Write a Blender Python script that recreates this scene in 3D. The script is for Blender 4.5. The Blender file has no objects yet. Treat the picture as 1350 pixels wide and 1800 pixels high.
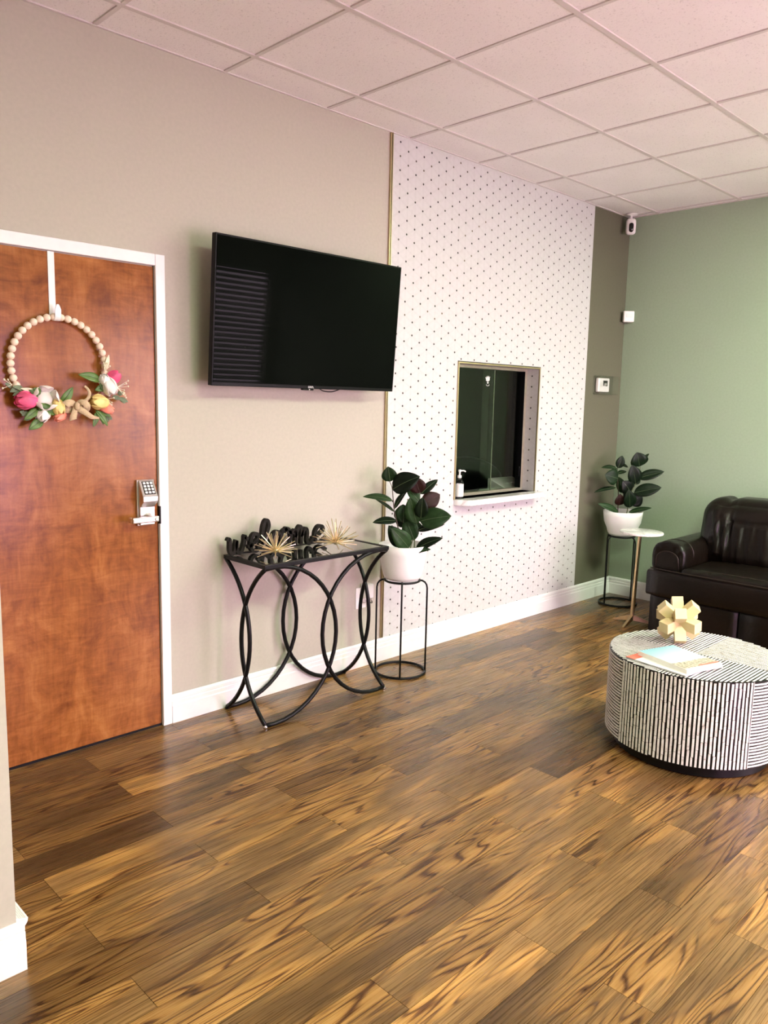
import bpy, bmesh, math, random
from mathutils import Vector, Matrix
random.seed(7)
PI = math.pi
scene = bpy.context.scene
COL = scene.collection

# ---------------------------------------------------------------- camera
cam_d = bpy.data.cameras.new('camera')
cam_d.sensor_width = 36.0
cam_d.lens = 1381.8 * 36.0 / 1800.0
cam_d.clip_start = 0.02
cam = bpy.data.objects.new('camera', cam_d)
COL.objects.link(cam)
_r = Vector((0.71286885, -0.70097882, 0.02113515))
_u = Vector((0.08280358, 0.11405802, 0.99001734))
_f = Vector((0.69639182, 0.70400246, -0.13935197))
M = Matrix((_r, _u, -_f)).transposed().to_4x4()
M.translation = Vector((-5.8627, -3.2466, 1.5398))
cam.matrix_world = M
scene.camera = cam

# ---------------------------------------------------------------- world, exposure
w = bpy.data.worlds.new('world'); scene.world = w; w.use_nodes = True
w.node_tree.nodes['Background'].inputs[0].default_value = (0.75, 0.85, 1, 1)
w.node_tree.nodes['Background'].inputs[1].default_value = 0.3
vs = scene.view_settings
vs.view_transform = 'Standard'; vs.look = 'None'; vs.gamma = 1.0; vs.use_curve_mapping = False
vs.exposure = 0.2
WINDOW_POWER = 22.0          # daylight behind the blinds
DOOR_POWER = 17.0             # daylight in the glazed entrance door
WINDOW_TINT = (1.0, 0.78, 0.95)
LAMP_POWER = 72.0            # ceiling troffers
LAMP_TINT = (0.84, 1.0, 0.73)

# ---------------------------------------------------------------- material helpers
MATS = {}
def newmat(name):
    m = bpy.data.materials.new(name); m.use_nodes = True
    nt = m.node_tree; b = nt.nodes['Principled BSDF']
    MATS[name] = m
    return m, nt, b
def N(nt, t, **kw):
    n = nt.nodes.new(t)
    for k, v in kw.items():
        if k == 'ins':
            for i, x in v.items(): n.inputs[i].default_value = x
        else: setattr(n, k, v)
    return n
def L(nt, a, b): nt.links.new(a, b)
def math_(nt, op, a, b=None, c=None):
    n = nt.nodes.new('ShaderNodeMath'); n.operation = op
    for i, x in enumerate((a, b, c)):
        if x is None: continue
        if isinstance(x, (int, float)): n.inputs[i].default_value = x
        else: nt.links.new(x, n.inputs[i])
    return n.outputs[0]
def ramp(nt, fac, stops):
    n = nt.nodes.new('ShaderNodeValToRGB'); e = n.color_ramp.elements
    while len(e) < len(stops): e.new(0.5)
    for i, (p, c) in enumerate(stops):
        e[i].position = p; e[i].color = (*c, 1) if len(c) == 3 else c
    nt.links.new(fac, n.inputs[0]); return n.outputs[0]
def mixc(nt, fac, a, b, mode='MIX'):
    n = nt.nodes.new('ShaderNodeMix'); n.data_type = 'RGBA'; n.blend_type = mode
    for i, x in ((0, fac), (6, a), (7, b)):
        if isinstance(x, (int, float)): n.inputs[i].default_value = x
        elif isinstance(x, tuple): n.inputs[i].default_value = (*x, 1) if len(x) == 3 else x
        else: nt.links.new(x, n.inputs[i])
    return n.outputs[2]
def coords(nt, scale=(1, 1, 1), kind='Object', offs=None):
    tc = nt.nodes.new('ShaderNodeTexCoord'); mp = nt.nodes.new('ShaderNodeMapping')
    mp.inputs['Scale'].default_value = scale
    nt.links.new(tc.outputs[kind], mp.inputs[0])
    if offs is not None: nt.links.new(offs, mp.inputs['Location'])
    return mp.outputs[0]
def noise(nt, vec, scale, detail=3, rough=0.5, dist=0.0):
    n = nt.nodes.new('ShaderNodeTexNoise'); n.inputs['Scale'].default_value = scale
    n.inputs['Detail'].default_value = detail; n.inputs['Roughness'].default_value = rough
    n.inputs['Distortion'].default_value = dist
    if vec is not None: nt.links.new(vec, n.inputs['Vector'])
    return n.outputs['Fac']
def bump(nt, b, h, strength=0.2, dist=0.01):
    n = nt.nodes.new('ShaderNodeBump'); n.inputs['Strength'].default_value = strength
    n.inputs['Distance'].default_value = dist
    nt.links.new(h, n.inputs['Height']); nt.links.new(n.outputs[0], b.inputs['Normal'])
def simple(name, col, rough=0.5, metal=0.0, var=0.06, nscale=30, bmp=0.0, spec=0.5, coat=0.0):
    m, nt, b = newmat(name)
    v = coords(nt); f = noise(nt, v, nscale, 3)
    lo = tuple(max(0, c * (1 - var)) for c in col); hi = tuple(min(1, c * (1 + var)) for c in col)
    L(nt, ramp(nt, f, [(0.3, lo), (0.7, hi)]), b.inputs['Base Color'])
    b.inputs['Roughness'].default_value = rough; b.inputs['Metallic'].default_value = metal
    b.inputs['Specular IOR Level'].default_value = spec
    b.inputs['Coat Weight'].default_value = coat
    if bmp: bump(nt, b, f, bmp, 0.002)
    return m
def emit(name, col, power, grain=0.0):
    m, nt, b = newmat(name)
    b.inputs['Base Color'].default_value = (*col, 1)
    b.inputs['Emission Color'].default_value = (*col, 1)
    b.inputs['Emission Strength'].default_value = power
    b.inputs['Roughness'].default_value = 0.6
    return m

simple('wall_greige', (0.46, 0.44, 0.365), 0.75, var=0.03, nscale=60, bmp=0.12, spec=0.25)
simple('wall_taupe', (0.125, 0.122, 0.083), 0.75, var=0.03, nscale=60, bmp=0.12, spec=0.25)
simple('wall_sage', (0.345, 0.44, 0.315), 0.72, var=0.03, nscale=60, bmp=0.12, spec=0.25)
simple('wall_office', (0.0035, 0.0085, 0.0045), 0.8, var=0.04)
simple('white_paint', (0.80, 0.80, 0.79), 0.32, var=0.015)
simple('grid_white', (0.80, 0.77, 0.74), 0.45, var=0.02)
simple('tbar', (0.66, 0.625, 0.60), 0.5, var=0.02)
simple('black_metal', (0.004, 0.004, 0.0045), 0.38, var=0.2, spec=0.22)
simple('black_plastic', (0.006, 0.006, 0.006), 0.4, var=0.2, spec=0.3)
simple('black_wood', (0.017, 0.015, 0.013), 0.5, var=0.5, nscale=50, bmp=0.3, spec=0.07)
simple('trim_gold', (0.50, 0.41, 0.24), 0.35, metal=0.8, var=0.05)
simple('gold', (0.88, 0.77, 0.52), 0.28, metal=1.0, var=0.06)
simple('brass_dull', (0.62, 0.47, 0.27), 0.3, metal=1.0, var=0.08)
simple('satin_steel', (0.68, 0.66, 0.65), 0.32, metal=1.0, var=0.04)
simple('champagne', (0.52, 0.49, 0.38), 0.35, metal=0.7, var=0.06)
simple('white_ceramic', (0.84, 0.84, 0.82), 0.28, var=0.015)
simple('white_plastic', (0.85, 0.84, 0.82), 0.4, var=0.02)
simple('key_white', (0.80, 0.80, 0.80), 0.45, var=0.03)
simple('bead_wood', (0.84, 0.70, 0.56), 0.55, var=0.06, nscale=40)
simple('soil', (0.03, 0.022, 0.016), 0.95, var=0.5, nscale=120, bmp=0.6)
simple('stem_green', (0.10, 0.12, 0.05), 0.5, var=0.2)
simple('stem_brown', (0.05, 0.03, 0.018), 0.6, var=0.2)
simple('petal_pink', (0.80, 0.10, 0.24), 0.5, var=0.3, nscale=25)
simple('petal_white', (0.84, 0.80, 0.76), 0.5, var=0.05)
simple('petal_yellow', (0.85, 0.66, 0.25), 0.5, var=0.15, nscale=25)
simple('petal_coral', (0.85, 0.28, 0.20), 0.5, var=0.2, nscale=25)
simple('burlap', (0.55, 0.42, 0.26), 0.85, var=0.12, nscale=200, bmp=0.5)
simple('leaf_green', (0.085, 0.17, 0.035), 0.42, var=0.4, nscale=30)
simple('leaf_grey', (0.13, 0.17, 0.10), 0.6, var=0.25, nscale=40)
simple('filler_cream', (0.75, 0.70, 0.52), 0.6, var=0.1)
simple('paper', (0.84, 0.82, 0.78), 0.6, var=0.03)
simple('paper_grey', (0.42, 0.42, 0.42), 0.5, var=0.5, nscale=18)
simple('coral_cover', (0.72, 0.16, 0.11), 0.4, var=0.15)
simple('cream_ceramic', (0.66, 0.54, 0.29), 0.38, var=0.06, nscale=14)
simple('lens_black', (0.006, 0.006, 0.007), 0.1)
simple('grey_device', (0.62, 0.66, 0.58), 0.5, var=0.05)
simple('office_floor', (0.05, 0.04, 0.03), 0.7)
simple('blind_slat', (0.70, 0.70, 0.66), 0.5, var=0.03)
simple('tv_frame', (0.004, 0.004, 0.004), 0.35, spec=0.1)
simple('jamb_brown', (0.028, 0.022, 0.018), 0.7, var=0.1)
emit('daylight', WINDOW_TINT, WINDOW_POWER)
emit('door_daylight', (1.0, 0.54, 0.88), DOOR_POWER)
emit('lamp_diffuser', LAMP_TINT, LAMP_POWER)

# TV screen
m, nt, b = newmat('tv_screen')
f = noise(nt, coords(nt), 3, 2)
L(nt, ramp(nt, f, [(0, (0.0022, 0.003, 0.0024)), (1, (0.003, 0.004, 0.003))]), b.inputs['Base Color'])
b.inputs['Roughness'].default_value = 0.015; b.inputs['Specular IOR Level'].default_value = 0.016

# black mirror table top
m, nt, b = newmat('black_glass')
f = noise(nt, coords(nt), 5, 2)
L(nt, ramp(nt, f, [(0, (0.01, 0.011, 0.01)), (1, (0.016, 0.017, 0.016))]), b.inputs['Base Color'])
b.inputs['Roughness'].default_value = 0.04; b.inputs['Specular IOR Level'].default_value = 0.9
b.inputs['Coat Weight'].default_value = 1.0; b.inputs['Coat IOR'].default_value = 1.9; b.inputs['Coat Roughness'].default_value = 0.03

# thin clear glass (transparent + weak mirror), works for any ray
def thin_glass(name, tint, refl):
    m, nt, b = newmat(name)
    nt.nodes.remove(b)
    out = nt.nodes['Material Output']
    tr = N(nt, 'ShaderNodeBsdfTransparent'); tr.inputs[0].default_value = (*tint, 1)
    gl = N(nt, 'ShaderNodeBsdfGlossy'); gl.inputs['Roughness'].default_value = 0.03
    fr = N(nt, 'ShaderNodeFresnel'); fr.inputs[0].default_value = 1.45
    f = math_(nt, 'MULTIPLY', fr.outputs[0], refl)
    mx = N(nt, 'ShaderNodeMixShader')
    L(nt, f, mx.inputs[0]); L(nt, tr.outputs[0], mx.inputs[1]); L(nt, gl.outputs[0], mx.inputs[2])
    L(nt, mx.outputs[0], out.inputs[0]); return m
thin_glass('pane_glass', (0.91, 0.95, 0.91), 0.075)
thin_glass('clear_plastic', (0.975, 0.98, 0.975), 0.25)
thin_glass('bottle_clear', (0.88, 0.9, 0.9), 0.9)

# oak-look floor planks
m, nt, b = newmat('floor_wood')
oi = N(nt, 'ShaderNodeObjectInfo')
cmb = N(nt, 'ShaderNodeCombineXYZ')
L(nt, math_(nt, 'MULTIPLY', oi.outputs['Random'], 37.0), cmb.inputs[0])
L(nt, math_(nt, 'MULTIPLY', oi.outputs['Random'], 91.0), cmb.inputs[1])
L(nt, math_(nt, 'MULTIPLY', oi.outputs['Random'], 53.0), cmb.inputs[2])
v1 = coords(nt, (0.75, 9.0, 1), offs=cmb.outputs[0])
g = noise(nt, v1, 1.25, 1.8, 0.42, 0.25)
bands = math_(nt, 'PINGPONG', math_(nt, 'MULTIPLY', g, 30.0), 1.0)
v2 = coords(nt, (1.3, 75, 1), offs=cmb.outputs[0])
fine = noise(nt, v2, 3.0, 4, 0.6)
v3 = coords(nt, (0.9, 4.0, 1), offs=cmb.outputs[0])
patch = noise(nt, v3, 1.6, 3, 0.55, 0.4)
grain = ramp(nt, bands, [(0.0, (0.070, 0.028, 0.008)), (0.14, (0.150, 0.068, 0.019)), (0.36, (0.375, 0.200, 0.059)), (1.0, (0.47, 0.268, 0.086))])
flat = ramp(nt, fine, [(0.28, (0.125, 0.070, 0.026)), (0.5, (0.225, 0.130, 0.047)), (0.72, (0.335, 0.198, 0.074))])
sel = ramp(nt, patch, [(0.46, (0, 0, 0)), (0.56, (1, 1, 1))])
c1 = mixc(nt, sel, flat, grain)
finec = ramp(nt, fine, [(0.3, (0.72, 0.70, 0.68)), (0.6, (1.0, 1.0, 1.0))])
c1 = mixc(nt, 1.0, c1, finec, 'MULTIPLY')
big = noise(nt, coords(nt, (0.8, 5.0, 1), offs=cmb.outputs[0]), 1.3, 4, 0.65)
dk = ramp(nt, big, [(0.34, (0.48, 0.45, 0.43)), (0.58, (1.0, 0.99, 0.98))])
c1 = mixc(nt, 1.0, c1, dk, 'MULTIPLY')
rn = N(nt, 'ShaderNodeTexWhiteNoise', noise_dimensions='1D')
L(nt, math_(nt, 'MULTIPLY', oi.outputs['Random'], 991.0), rn.inputs['W'])
tone = ramp(nt, rn.outputs['Value'], [(0.0, (0.38, 0.355, 0.34)), (0.35, (0.66, 0.63, 0.60)), (0.65, (0.86, 0.83, 0.79)), (1.0, (1.10, 1.05, 0.98))])
c1 = mixc(nt, 1.0, c1, tone, 'MULTIPLY')
L(nt, c1, b.inputs['Base Color'])
L(nt, math_(nt, 'MULTIPLY_ADD', fine, 0.16, 0.20), b.inputs['Roughness'])
b.inputs['Specular IOR Level'].default_value = 0.5
bump(nt, b, math_(nt, 'ADD', fine, math_(nt, 'MULTIPLY', bands, 0.5)), 0.10, 0.002)
simple('floor_under', (0.05, 0.028, 0.012), 0.8)

# reddish birch veneer door
m, nt, b = newmat('door_veneer')
n1 = noise(nt, coords(nt, (2.6, 1, 1.5)), 2.4, 6, 0.65, 0.9)
n2 = noise(nt, coords(nt, (26, 1, 2.4)), 2.5, 4, 0.6, 0.3)
n3 = noise(nt, coords(nt, (3, 1, 16)), 2.0, 4, 0.7, 1.2)
nn_ = math_(nt, 'ADD', math_(nt, 'MULTIPLY', n1, 0.7), math_(nt, 'MULTIPLY', n3, 0.3))
c = ramp(nt, nn_, [(0.30, (0.125, 0.032, 0.006)), (0.48, (0.27, 0.088, 0.019)), (0.68, (0.43, 0.170, 0.044))])
c = mixc(nt, 1.0, c, ramp(nt, n2, [(0.3, (0.82, 0.79, 0.77)), (0.6, (1, 1, 1))]), 'MULTIPLY')
L(nt, c, b.inputs['Base Color']); b.inputs['Roughness'].default_value = 0.22; b.inputs['Specular IOR Level'].default_value = 0.22
bump(nt, b, n2, 0.04, 0.002)

# acoustic ceiling tile
m, nt, b = newmat('ceiling_tile')
v = coords(nt)
n1 = noise(nt, v, 130, 2, 0.6); n2 = noise(nt, v, 3, 2)
c = ramp(nt, n1, [(0.30, (0.72, 0.70, 0.69)), (0.40, (0.91, 0.89, 0.875))])
L(nt, mixc(nt, 1.0, c, ramp(nt, n2, [(0.3, (0.96, 0.96, 0.96)), (0.7, (1, 1, 1))]), 'MULTIPLY'), b.inputs['Base Color'])
b.inputs['Roughness'].default_value = 0.9; b.inputs['Specular IOR Level'].default_value = 0.1
bump(nt, b, n1, 0.35, 0.003)

# dotted wallpaper: triangular lattice of dark dots, faint petal lines
m, nt, b = newmat('wallpaper')
tc = N(nt, 'ShaderNodeTexCoord'); sx = N(nt, 'ShaderNodeSeparateXYZ')
L(nt, tc.outputs['Object'], sx.inputs[0])
U = math_(nt, 'ADD', math_(nt, 'ADD', sx.outputs[0], sx.outputs[1]), 2.59)
V = math_(nt, 'SUBTRACT', sx.outputs[2], 2.968)
A2, B1 = 0.1295, 0.0745
def lat(du, dv):
    a = math_(nt, 'ADD', math_(nt, 'DIVIDE', U, A2), 20.5 + du)
    c = math_(nt, 'ADD', math_(nt, 'DIVIDE', V, B1), 60.5 + dv)
    fa = math_(nt, 'MULTIPLY', math_(nt, 'SUBTRACT', math_(nt, 'FRACT', a), 0.5), A2)
    fc = math_(nt, 'MULTIPLY', math_(nt, 'SUBTRACT', math_(nt, 'FRACT', c), 0.5), B1)
    d = math_(nt, 'SQRT', math_(nt, 'ADD', math_(nt, 'MULTIPLY', fa, fa), math_(nt, 'MULTIPLY', fc, fc)))
    idn = math_(nt, 'ADD', math_(nt, 'MULTIPLY', math_(nt, 'FLOOR', a), 7.31), math_(nt, 'MULTIPLY', math_(nt, 'FLOOR', c), 3.77))
    return d, idn
d1, i1 = lat(0, 0); d2, i2 = lat(0.5, 0.5)
dmin = math_(nt, 'MINIMUM', d1, d2)
idm = math_(nt, 'ADD', math_(nt, 'MULTIPLY', i1, math_(nt, 'LESS_THAN', d1, d2)), math_(nt, 'MULTIPLY', i2, math_(nt, 'LESS_THAN', d2, d1)))
wn = N(nt, 'ShaderNodeTexWhiteNoise', noise_dimensions='1D'); L(nt, idm, wn.inputs['W'])
dotc = ramp(nt, wn.outputs['Value'], [(0.0, (0.006, 0.005, 0.004)), (0.8, (0.015, 0.012, 0.008)), (1.0, (0.16, 0.13, 0.08))])
dot = math_(nt, 'LESS_THAN', dmin, 0.0058)
# petal relief: lines of the three lattice directions
def linef(ax, az):
    t = math_(nt, 'ADD', math_(nt, 'MULTIPLY', U, ax), math_(nt, 'MULTIPLY', V, az))
    return math_(nt, 'PINGPONG', math_(nt, 'ADD', t, 50.0), 0.5)
s = 1 / (A2 / 2)
l1 = linef(s, 0.0); l2 = linef(0.5 * s, 0.866 * s); l3 = linef(-0.5 * s, 0.866 * s)
lm = math_(nt, 'MINIMUM', math_(nt, 'MINIMUM', l1, l2), l3)
petal = noise(nt, coords(nt, (1, 1, 1)), 26, 3, 0.6, 1.5)
h = math_(nt, 'ADD', math_(nt, 'SMOOTH_MIN', lm, 0.16, 0.1), math_(nt, 'MULTIPLY', petal, 0.35))
base = ramp(nt, lm, [(0.0, (0.565, 0.565, 0.56)), (0.12, (0.59, 0.59, 0.585)), (0.4, (0.605, 0.605, 0.60))])
base = mixc(nt, 1.0, base, ramp(nt, petal, [(0.30, (0.955, 0.95, 0.945)), (0.5, (1, 1, 1))]), 'MULTIPLY')
L(nt, mixc(nt, dot, base, dotc), b.inputs['Base Color'])
b.inputs['Roughness'].default_value = 0.45
bump(nt, b, h, 0.16, 0.004)

# marble
m, nt, b = newmat('marble')
n1 = noise(nt, coords(nt), 7, 5, 0.6, 1.6)
L(nt, ramp(nt, n1, [(0.44, (0.84, 0.83, 0.81)), (0.50, (0.62, 0.60, 0.58)), (0.54, (0.84, 0.83, 0.81))]), b.inputs['Base Color'])
b.inputs['Roughness'].default_value = 0.12

# dark brown leather
m, nt, b = newmat('leather')
n1 = noise(nt, coords(nt), 5, 4, 0.6); n2 = noise(nt, coords(nt), 240, 3)
L(nt, ramp(nt, n1, [(0.3, (0.0030, 0.0019, 0.0013)), (0.7, (0.0070, 0.0042, 0.0028))]), b.inputs['Base Color'])
b.inputs['Roughness'].default_value = 0.31; b.inputs['Specular IOR Level'].default_value = 0.24
bump(nt, b, math_(nt, 'ADD', math_(nt, 'MULTIPLY', n2, 0.2), noise(nt, coords(nt), 14, 4, 0.6)), 0.35, 0.008)
simple('leather_piping', (0.022, 0.015, 0.011), 0.4, spec=0.3)

# rubber plant leaves: glossy dark green above, maroon below
m, nt, b = newmat('rubber_leaf')
oi = N(nt, 'ShaderNodeObjectInfo')
c = ramp(nt, oi.outputs['Random'], [(0, (0.0035, 0.007, 0.0035)), (0.55, (0.006, 0.017, 0.006)), (1, (0.022, 0.052, 0.017))])
n1 = noise(nt, coords(nt), 40, 3)
L(nt, mixc(nt, 1.0, c, ramp(nt, n1, [(0.3, (0.75, 0.75, 0.75)), (0.7, (1.2, 1.2, 1.2))]), 'MULTIPLY'), b.inputs['Base Color'])
b.inputs['Roughness'].default_value = 0.38; b.inputs['Specular IOR Level'].default_value = 0.14
simple('rubber_leaf_under', (0.022, 0.007, 0.005), 0.5, var=0.3, nscale=40, spec=0.2)
simple('leaf_vein', (0.06, 0.10, 0.035), 0.45)

# bone inlay
m, nt, b = newmat('bone')
n1 = noise(nt, coords(nt), 45, 3, 0.6)
L(nt, ramp(nt, n1, [(0.3, (0.50, 0.47, 0.42)), (0.45, (0.68, 0.665, 0.64)), (0.7, (0.76, 0.75, 0.73))]), b.inputs['Base Color'])
b.inputs['Roughness'].default_value = 0.2
simple('resin_black', (0.004, 0.004, 0.004), 0.25, spec=0.3)

# book cover: pale blue sky fading to white, townscape band at one end
m, nt, b = newmat('book_cover')
tc = N(nt, 'ShaderNodeTexCoord'); sx = N(nt, 'ShaderNodeSeparateXYZ')
L(nt, tc.outputs['Generated'], sx.inputs[0])
nb = noise(nt, coords(nt, (1, 1, 1), 'Generated'), 22, 4, 0.7)
sky = ramp(nt, sx.outputs[1], [(0.0, (0.60, 0.60, 0.60)), (0.5, (0.52, 0.62, 0.64)), (1.0, (0.22, 0.47, 0.56))])
town = ramp(nt, nb, [(0.36, (0.10, 0.11, 0.07)), (0.48, (0.36, 0.34, 0.25)), (0.60, (0.60, 0.57, 0.50)), (0.72, (0.35, 0.22, 0.15))])
band = math_(nt, 'MULTIPLY', math_(nt, 'GREATER_THAN', sx.outputs[1], 0.06), math_(nt, 'LESS_THAN', math_(nt, 'ADD', sx.outputs[1], math_(nt, 'MULTIPLY', nb, 0.18)), 0.40))
L(nt, mixc(nt, band, sky, town), b.inputs['Base Color']); b.inputs['Roughness'].default_value = 0.3

def mat(n): return MATS[n]

# ---------------------------------------------------------------- geometry helpers
def mk(name, verts, faces, material, parent=None, smooth=False, mats=None, midx=None):
    me = bpy.data.meshes.new(name)
    me.from_pydata([tuple(v) for v in verts], [], faces)
    for mm in (mats or [material]): me.materials.append(mat(mm))
    if midx:
        for p, i in zip(me.polygons, midx): p.material_index = i
    if smooth:
        for p in me.polygons: p.use_smooth = True
    me.validate(); me.update()
    o = bpy.data.objects.new(name, me); COL.objects.link(o)
    if parent is not None: o.parent = parent
    return o
class G:
    """collects shapes into one mesh"""
    def __init__(s): s.v = []; s.f = []
    def add(s, vs, fs):
        k = len(s.v); s.v += [Vector(v) for v in vs]; s.f += [tuple(i + k for i in f) for f in fs]; return s
    def box(s, a, b):
        x0, y0, z0 = a; x1, y1, z1 = b
        return s.add([(x0,y0,z0),(x1,y0,z0),(x1,y1,z0),(x0,y1,z0),(x0,y0,z1),(x1,y0,z1),(x1,y1,z1),(x0,y1,z1)],
                     [(0,3,2,1),(4,5,6,7),(0,1,5,4),(1,2,6,5),(2,3,7,6),(3,0,4,7)])
    def tube(s, pts, r, n=8, closed=False, caps=True):
        pts = [Vector(p) for p in pts]; m = len(pts); vs = []; fs = []
        rr = r if isinstance(r, (list, tuple)) else [r] * m
        prev = None
        for i, p in enumerate(pts):
            if closed: t = pts[(i + 1) % m] - pts[i - 1]
            else: t = pts[min(i + 1, m - 1)] - pts[max(i - 1, 0)]
            t.normalize()
            if prev is None:
                a = Vector((0, 0, 1)) if abs(t.z) < 0.9 else Vector((1, 0, 0))
                nrm = t.cross(a).normalized()
            else: nrm = (prev - t * prev.dot(t)).normalized()
            prev = nrm; bn = t.cross(nrm)
            for k in range(n):
                a = 2 * PI * k / n + PI / n
                vs.append(p + (nrm * math.cos(a) + bn * math.sin(a)) * rr[i])
        seg = m if closed else m - 1
        for i in range(seg):
            j = (i + 1) % m
            for k in range(n):
                k2 = (k + 1) % n
                fs.append((i * n + k, i * n + k2, j * n + k2, j * n + k))
        if not closed and caps:
            fs.append(tuple(range(n - 1, -1, -1))); fs.append(tuple((m - 1) * n + k for k in range(n)))
        return s.add(vs, fs)
    def lathe(s, prof, c=(0, 0, 0), n=32, capb=True, capt=True):
        vs = []; fs = []
        for r, z in prof:
            for k in range(n):
                a = 2 * PI * k / n; vs.append((c[0] + r * math.cos(a), c[1] + r * math.sin(a), c[2] + z))
        for i in range(len(prof) - 1):
            for k in range(n):
                k2 = (k + 1) % n; fs.append((i*n+k, i*n+k2, (i+1)*n+k2, (i+1)*n+k))
        if capb: fs.append(tuple(range(n - 1, -1, -1)))
        if capt: fs.append(tuple((len(prof) - 1) * n + k for k in range(n)))
        return s.add(vs, fs)
    def prism(s, poly, fn, d):
        """poly 2D list, fn(u,v,t)->3D, t in (0,d)"""
        n = len(poly)
        vs = [fn(u, v, 0) for u, v in poly] + [fn(u, v, d) for u, v in poly]
        fs = [tuple(range(n - 1, -1, -1)), tuple(range(n, 2 * n))]
        for i in range(n): j = (i + 1) % n; fs.append((i, j, j + n, i + n))
        return s.add(vs, fs)
    def obj(s, name, material, parent=None, smooth=False, bevel=0, seg=2, auto=None):
        o = mk(name, s.v, s.f, material, parent, smooth)
        bm = bmesh.new(); bm.from_mesh(o.data); bmesh.ops.recalc_face_normals(bm, faces=bm.faces)
        bm.to_mesh(o.data); bm.free()
        if bevel:
            md = o.modifiers.new('bevel', 'BEVEL'); md.width = bevel; md.segments = seg; md.limit_method = 'ANGLE'
        if auto:
            for p in o.data.polygons: p.use_smooth = True
            try: o.data.set_sharp_from_angle(angle=math.radians(auto))
            except Exception: pass
        return o
def box(name, a, b, material, parent=None, bevel=0, seg=2):
    a2 = [min(p, q) for p, q in zip(a, b)]; b2 = [max(p, q) for p, q in zip(a, b)]
    return G().box(a2, b2).obj(name, material, parent, bevel=bevel, seg=seg)
def tag(o, label, cat, group=None):
    o['label'] = label; o['category'] = cat
    if group: o['group'] = group
    return o
def thing(name, label, cat, loc=(0, 0, 0), group=None):
    o = bpy.data.objects.new(name, None); COL.objects.link(o); o.location = loc
    o.empty_display_size = 0.05
    return tag(o, label, cat, group)
def struct(o, label=None, cat=None):
    o['kind'] = 'structure'
    if label: o['label'] = label
    if cat: o['category'] = cat
    return o
def sroot(name, label, cat, loc=(0, 0, 0)):
    o = bpy.data.objects.new(name, None); COL.objects.link(o); o.location = loc; o.empty_display_size = 0.05
    return struct(o, label, cat)
def rel(o, parent):
    """parent with world coordinates kept (parent only translated)"""
    o.parent = parent; o.matrix_parent_inverse = Matrix.Translation(-Vector(parent.location)); return o
def catmull(P, n=8, closed=False):
    P = [Vector(p) for p in P]; out = []
    m = len(P)
    rng = range(m if closed else m - 1)
    for i in rng:
        if closed: p0, p1, p2, p3 = P[i - 1], P[i], P[(i + 1) % m], P[(i + 2) % m]
        else: p0, p1, p2, p3 = P[max(i - 1, 0)], P[i], P[i + 1], P[min(i + 2, m - 1)]
        for k in range(n):
            t = k / n
            out.append(0.5 * ((2 * p1) + (-p0 + p2) * t + (2 * p0 - 5 * p1 + 4 * p2 - p3) * t * t + (-p0 + 3 * p1 - 3 * p2 + p3) * t ** 3))
    if not closed: out.append(P[-1])
    return out

# ---------------------------------------------------------------- room dimensions
H = 3.0
XL, YF = -7.3, -5.0        # left end wall, window wall
OX0, OX1, OZ0, OZ1 = -2.025, -1.152, 0.925, 1.787   # reception window opening
PX0, PX1 = -2.655, -0.533  # wallpapered stretch
STX, STY = -5.19, -1.2     # corner of the wall stub in front of the door

# floor: slab + planks
fl = struct(box('floor', (XL - 0.1, YF - 0.1, -0.06), (0.1, 0.1, -0.004), 'floor_under'), 'dark brown wood plank floor of the waiting room', 'floor')
PW, PL = 0.1475, 0.914
pl_mesh = None
def plank_mesh(wid, ln):
    gp = 0.0007; hx, hy = ln / 2 - gp, wid / 2 - gp
    vs = [(-hx, -hy, -0.004), (hx, -hy, -0.004), (hx, hy, -0.004), (-hx, hy, -0.004), (-hx, -hy, 0), (hx, -hy, 0), (hx, hy, 0), (-hx, hy, 0)]
    fs = [(4, 5, 6, 7)] + [(k, (k + 1) % 4, (k + 1) % 4 + 4, k + 4) for k in range(4)]
    me = bpy.data.meshes.new('plank'); me.from_pydata(vs, [], fs); me.materials.append(mat('floor_wood')); me.update()
    return me
pmesh_cache = {}
y_top = -0.25 + 0.2975 - 0.0 * PW      # row edges at -1.135 - k*PW
k = -8
while True:
    ytop = -1.135 - k * PW; ybot = ytop - PW
    if ytop <= YF: break
    if ybot >= 0: k += 1; continue
    yt, yb = min(ytop, 0.0), max(ybot, YF)
    ph = -4.52 if k % 2 else -4.07
    x = ph + PL * math.ceil((XL - ph) / PL - 1)
    while x < 0:
        a, bb = max(x, XL), min(x + PL, 0.0)
        if bb - a > 0.02:
            key = (round(yt - yb, 4), round(bb - a, 4))
            if key not in pmesh_cache: pmesh_cache[key] = plank_mesh(*key)
            o = bpy.data.objects.new('plank', pmesh_cache[key]); COL.objects.link(o); o.parent = fl
            o.location = ((a + bb) / 2, (yt + yb) / 2, 0)
        x += PL
    k += 1

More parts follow.
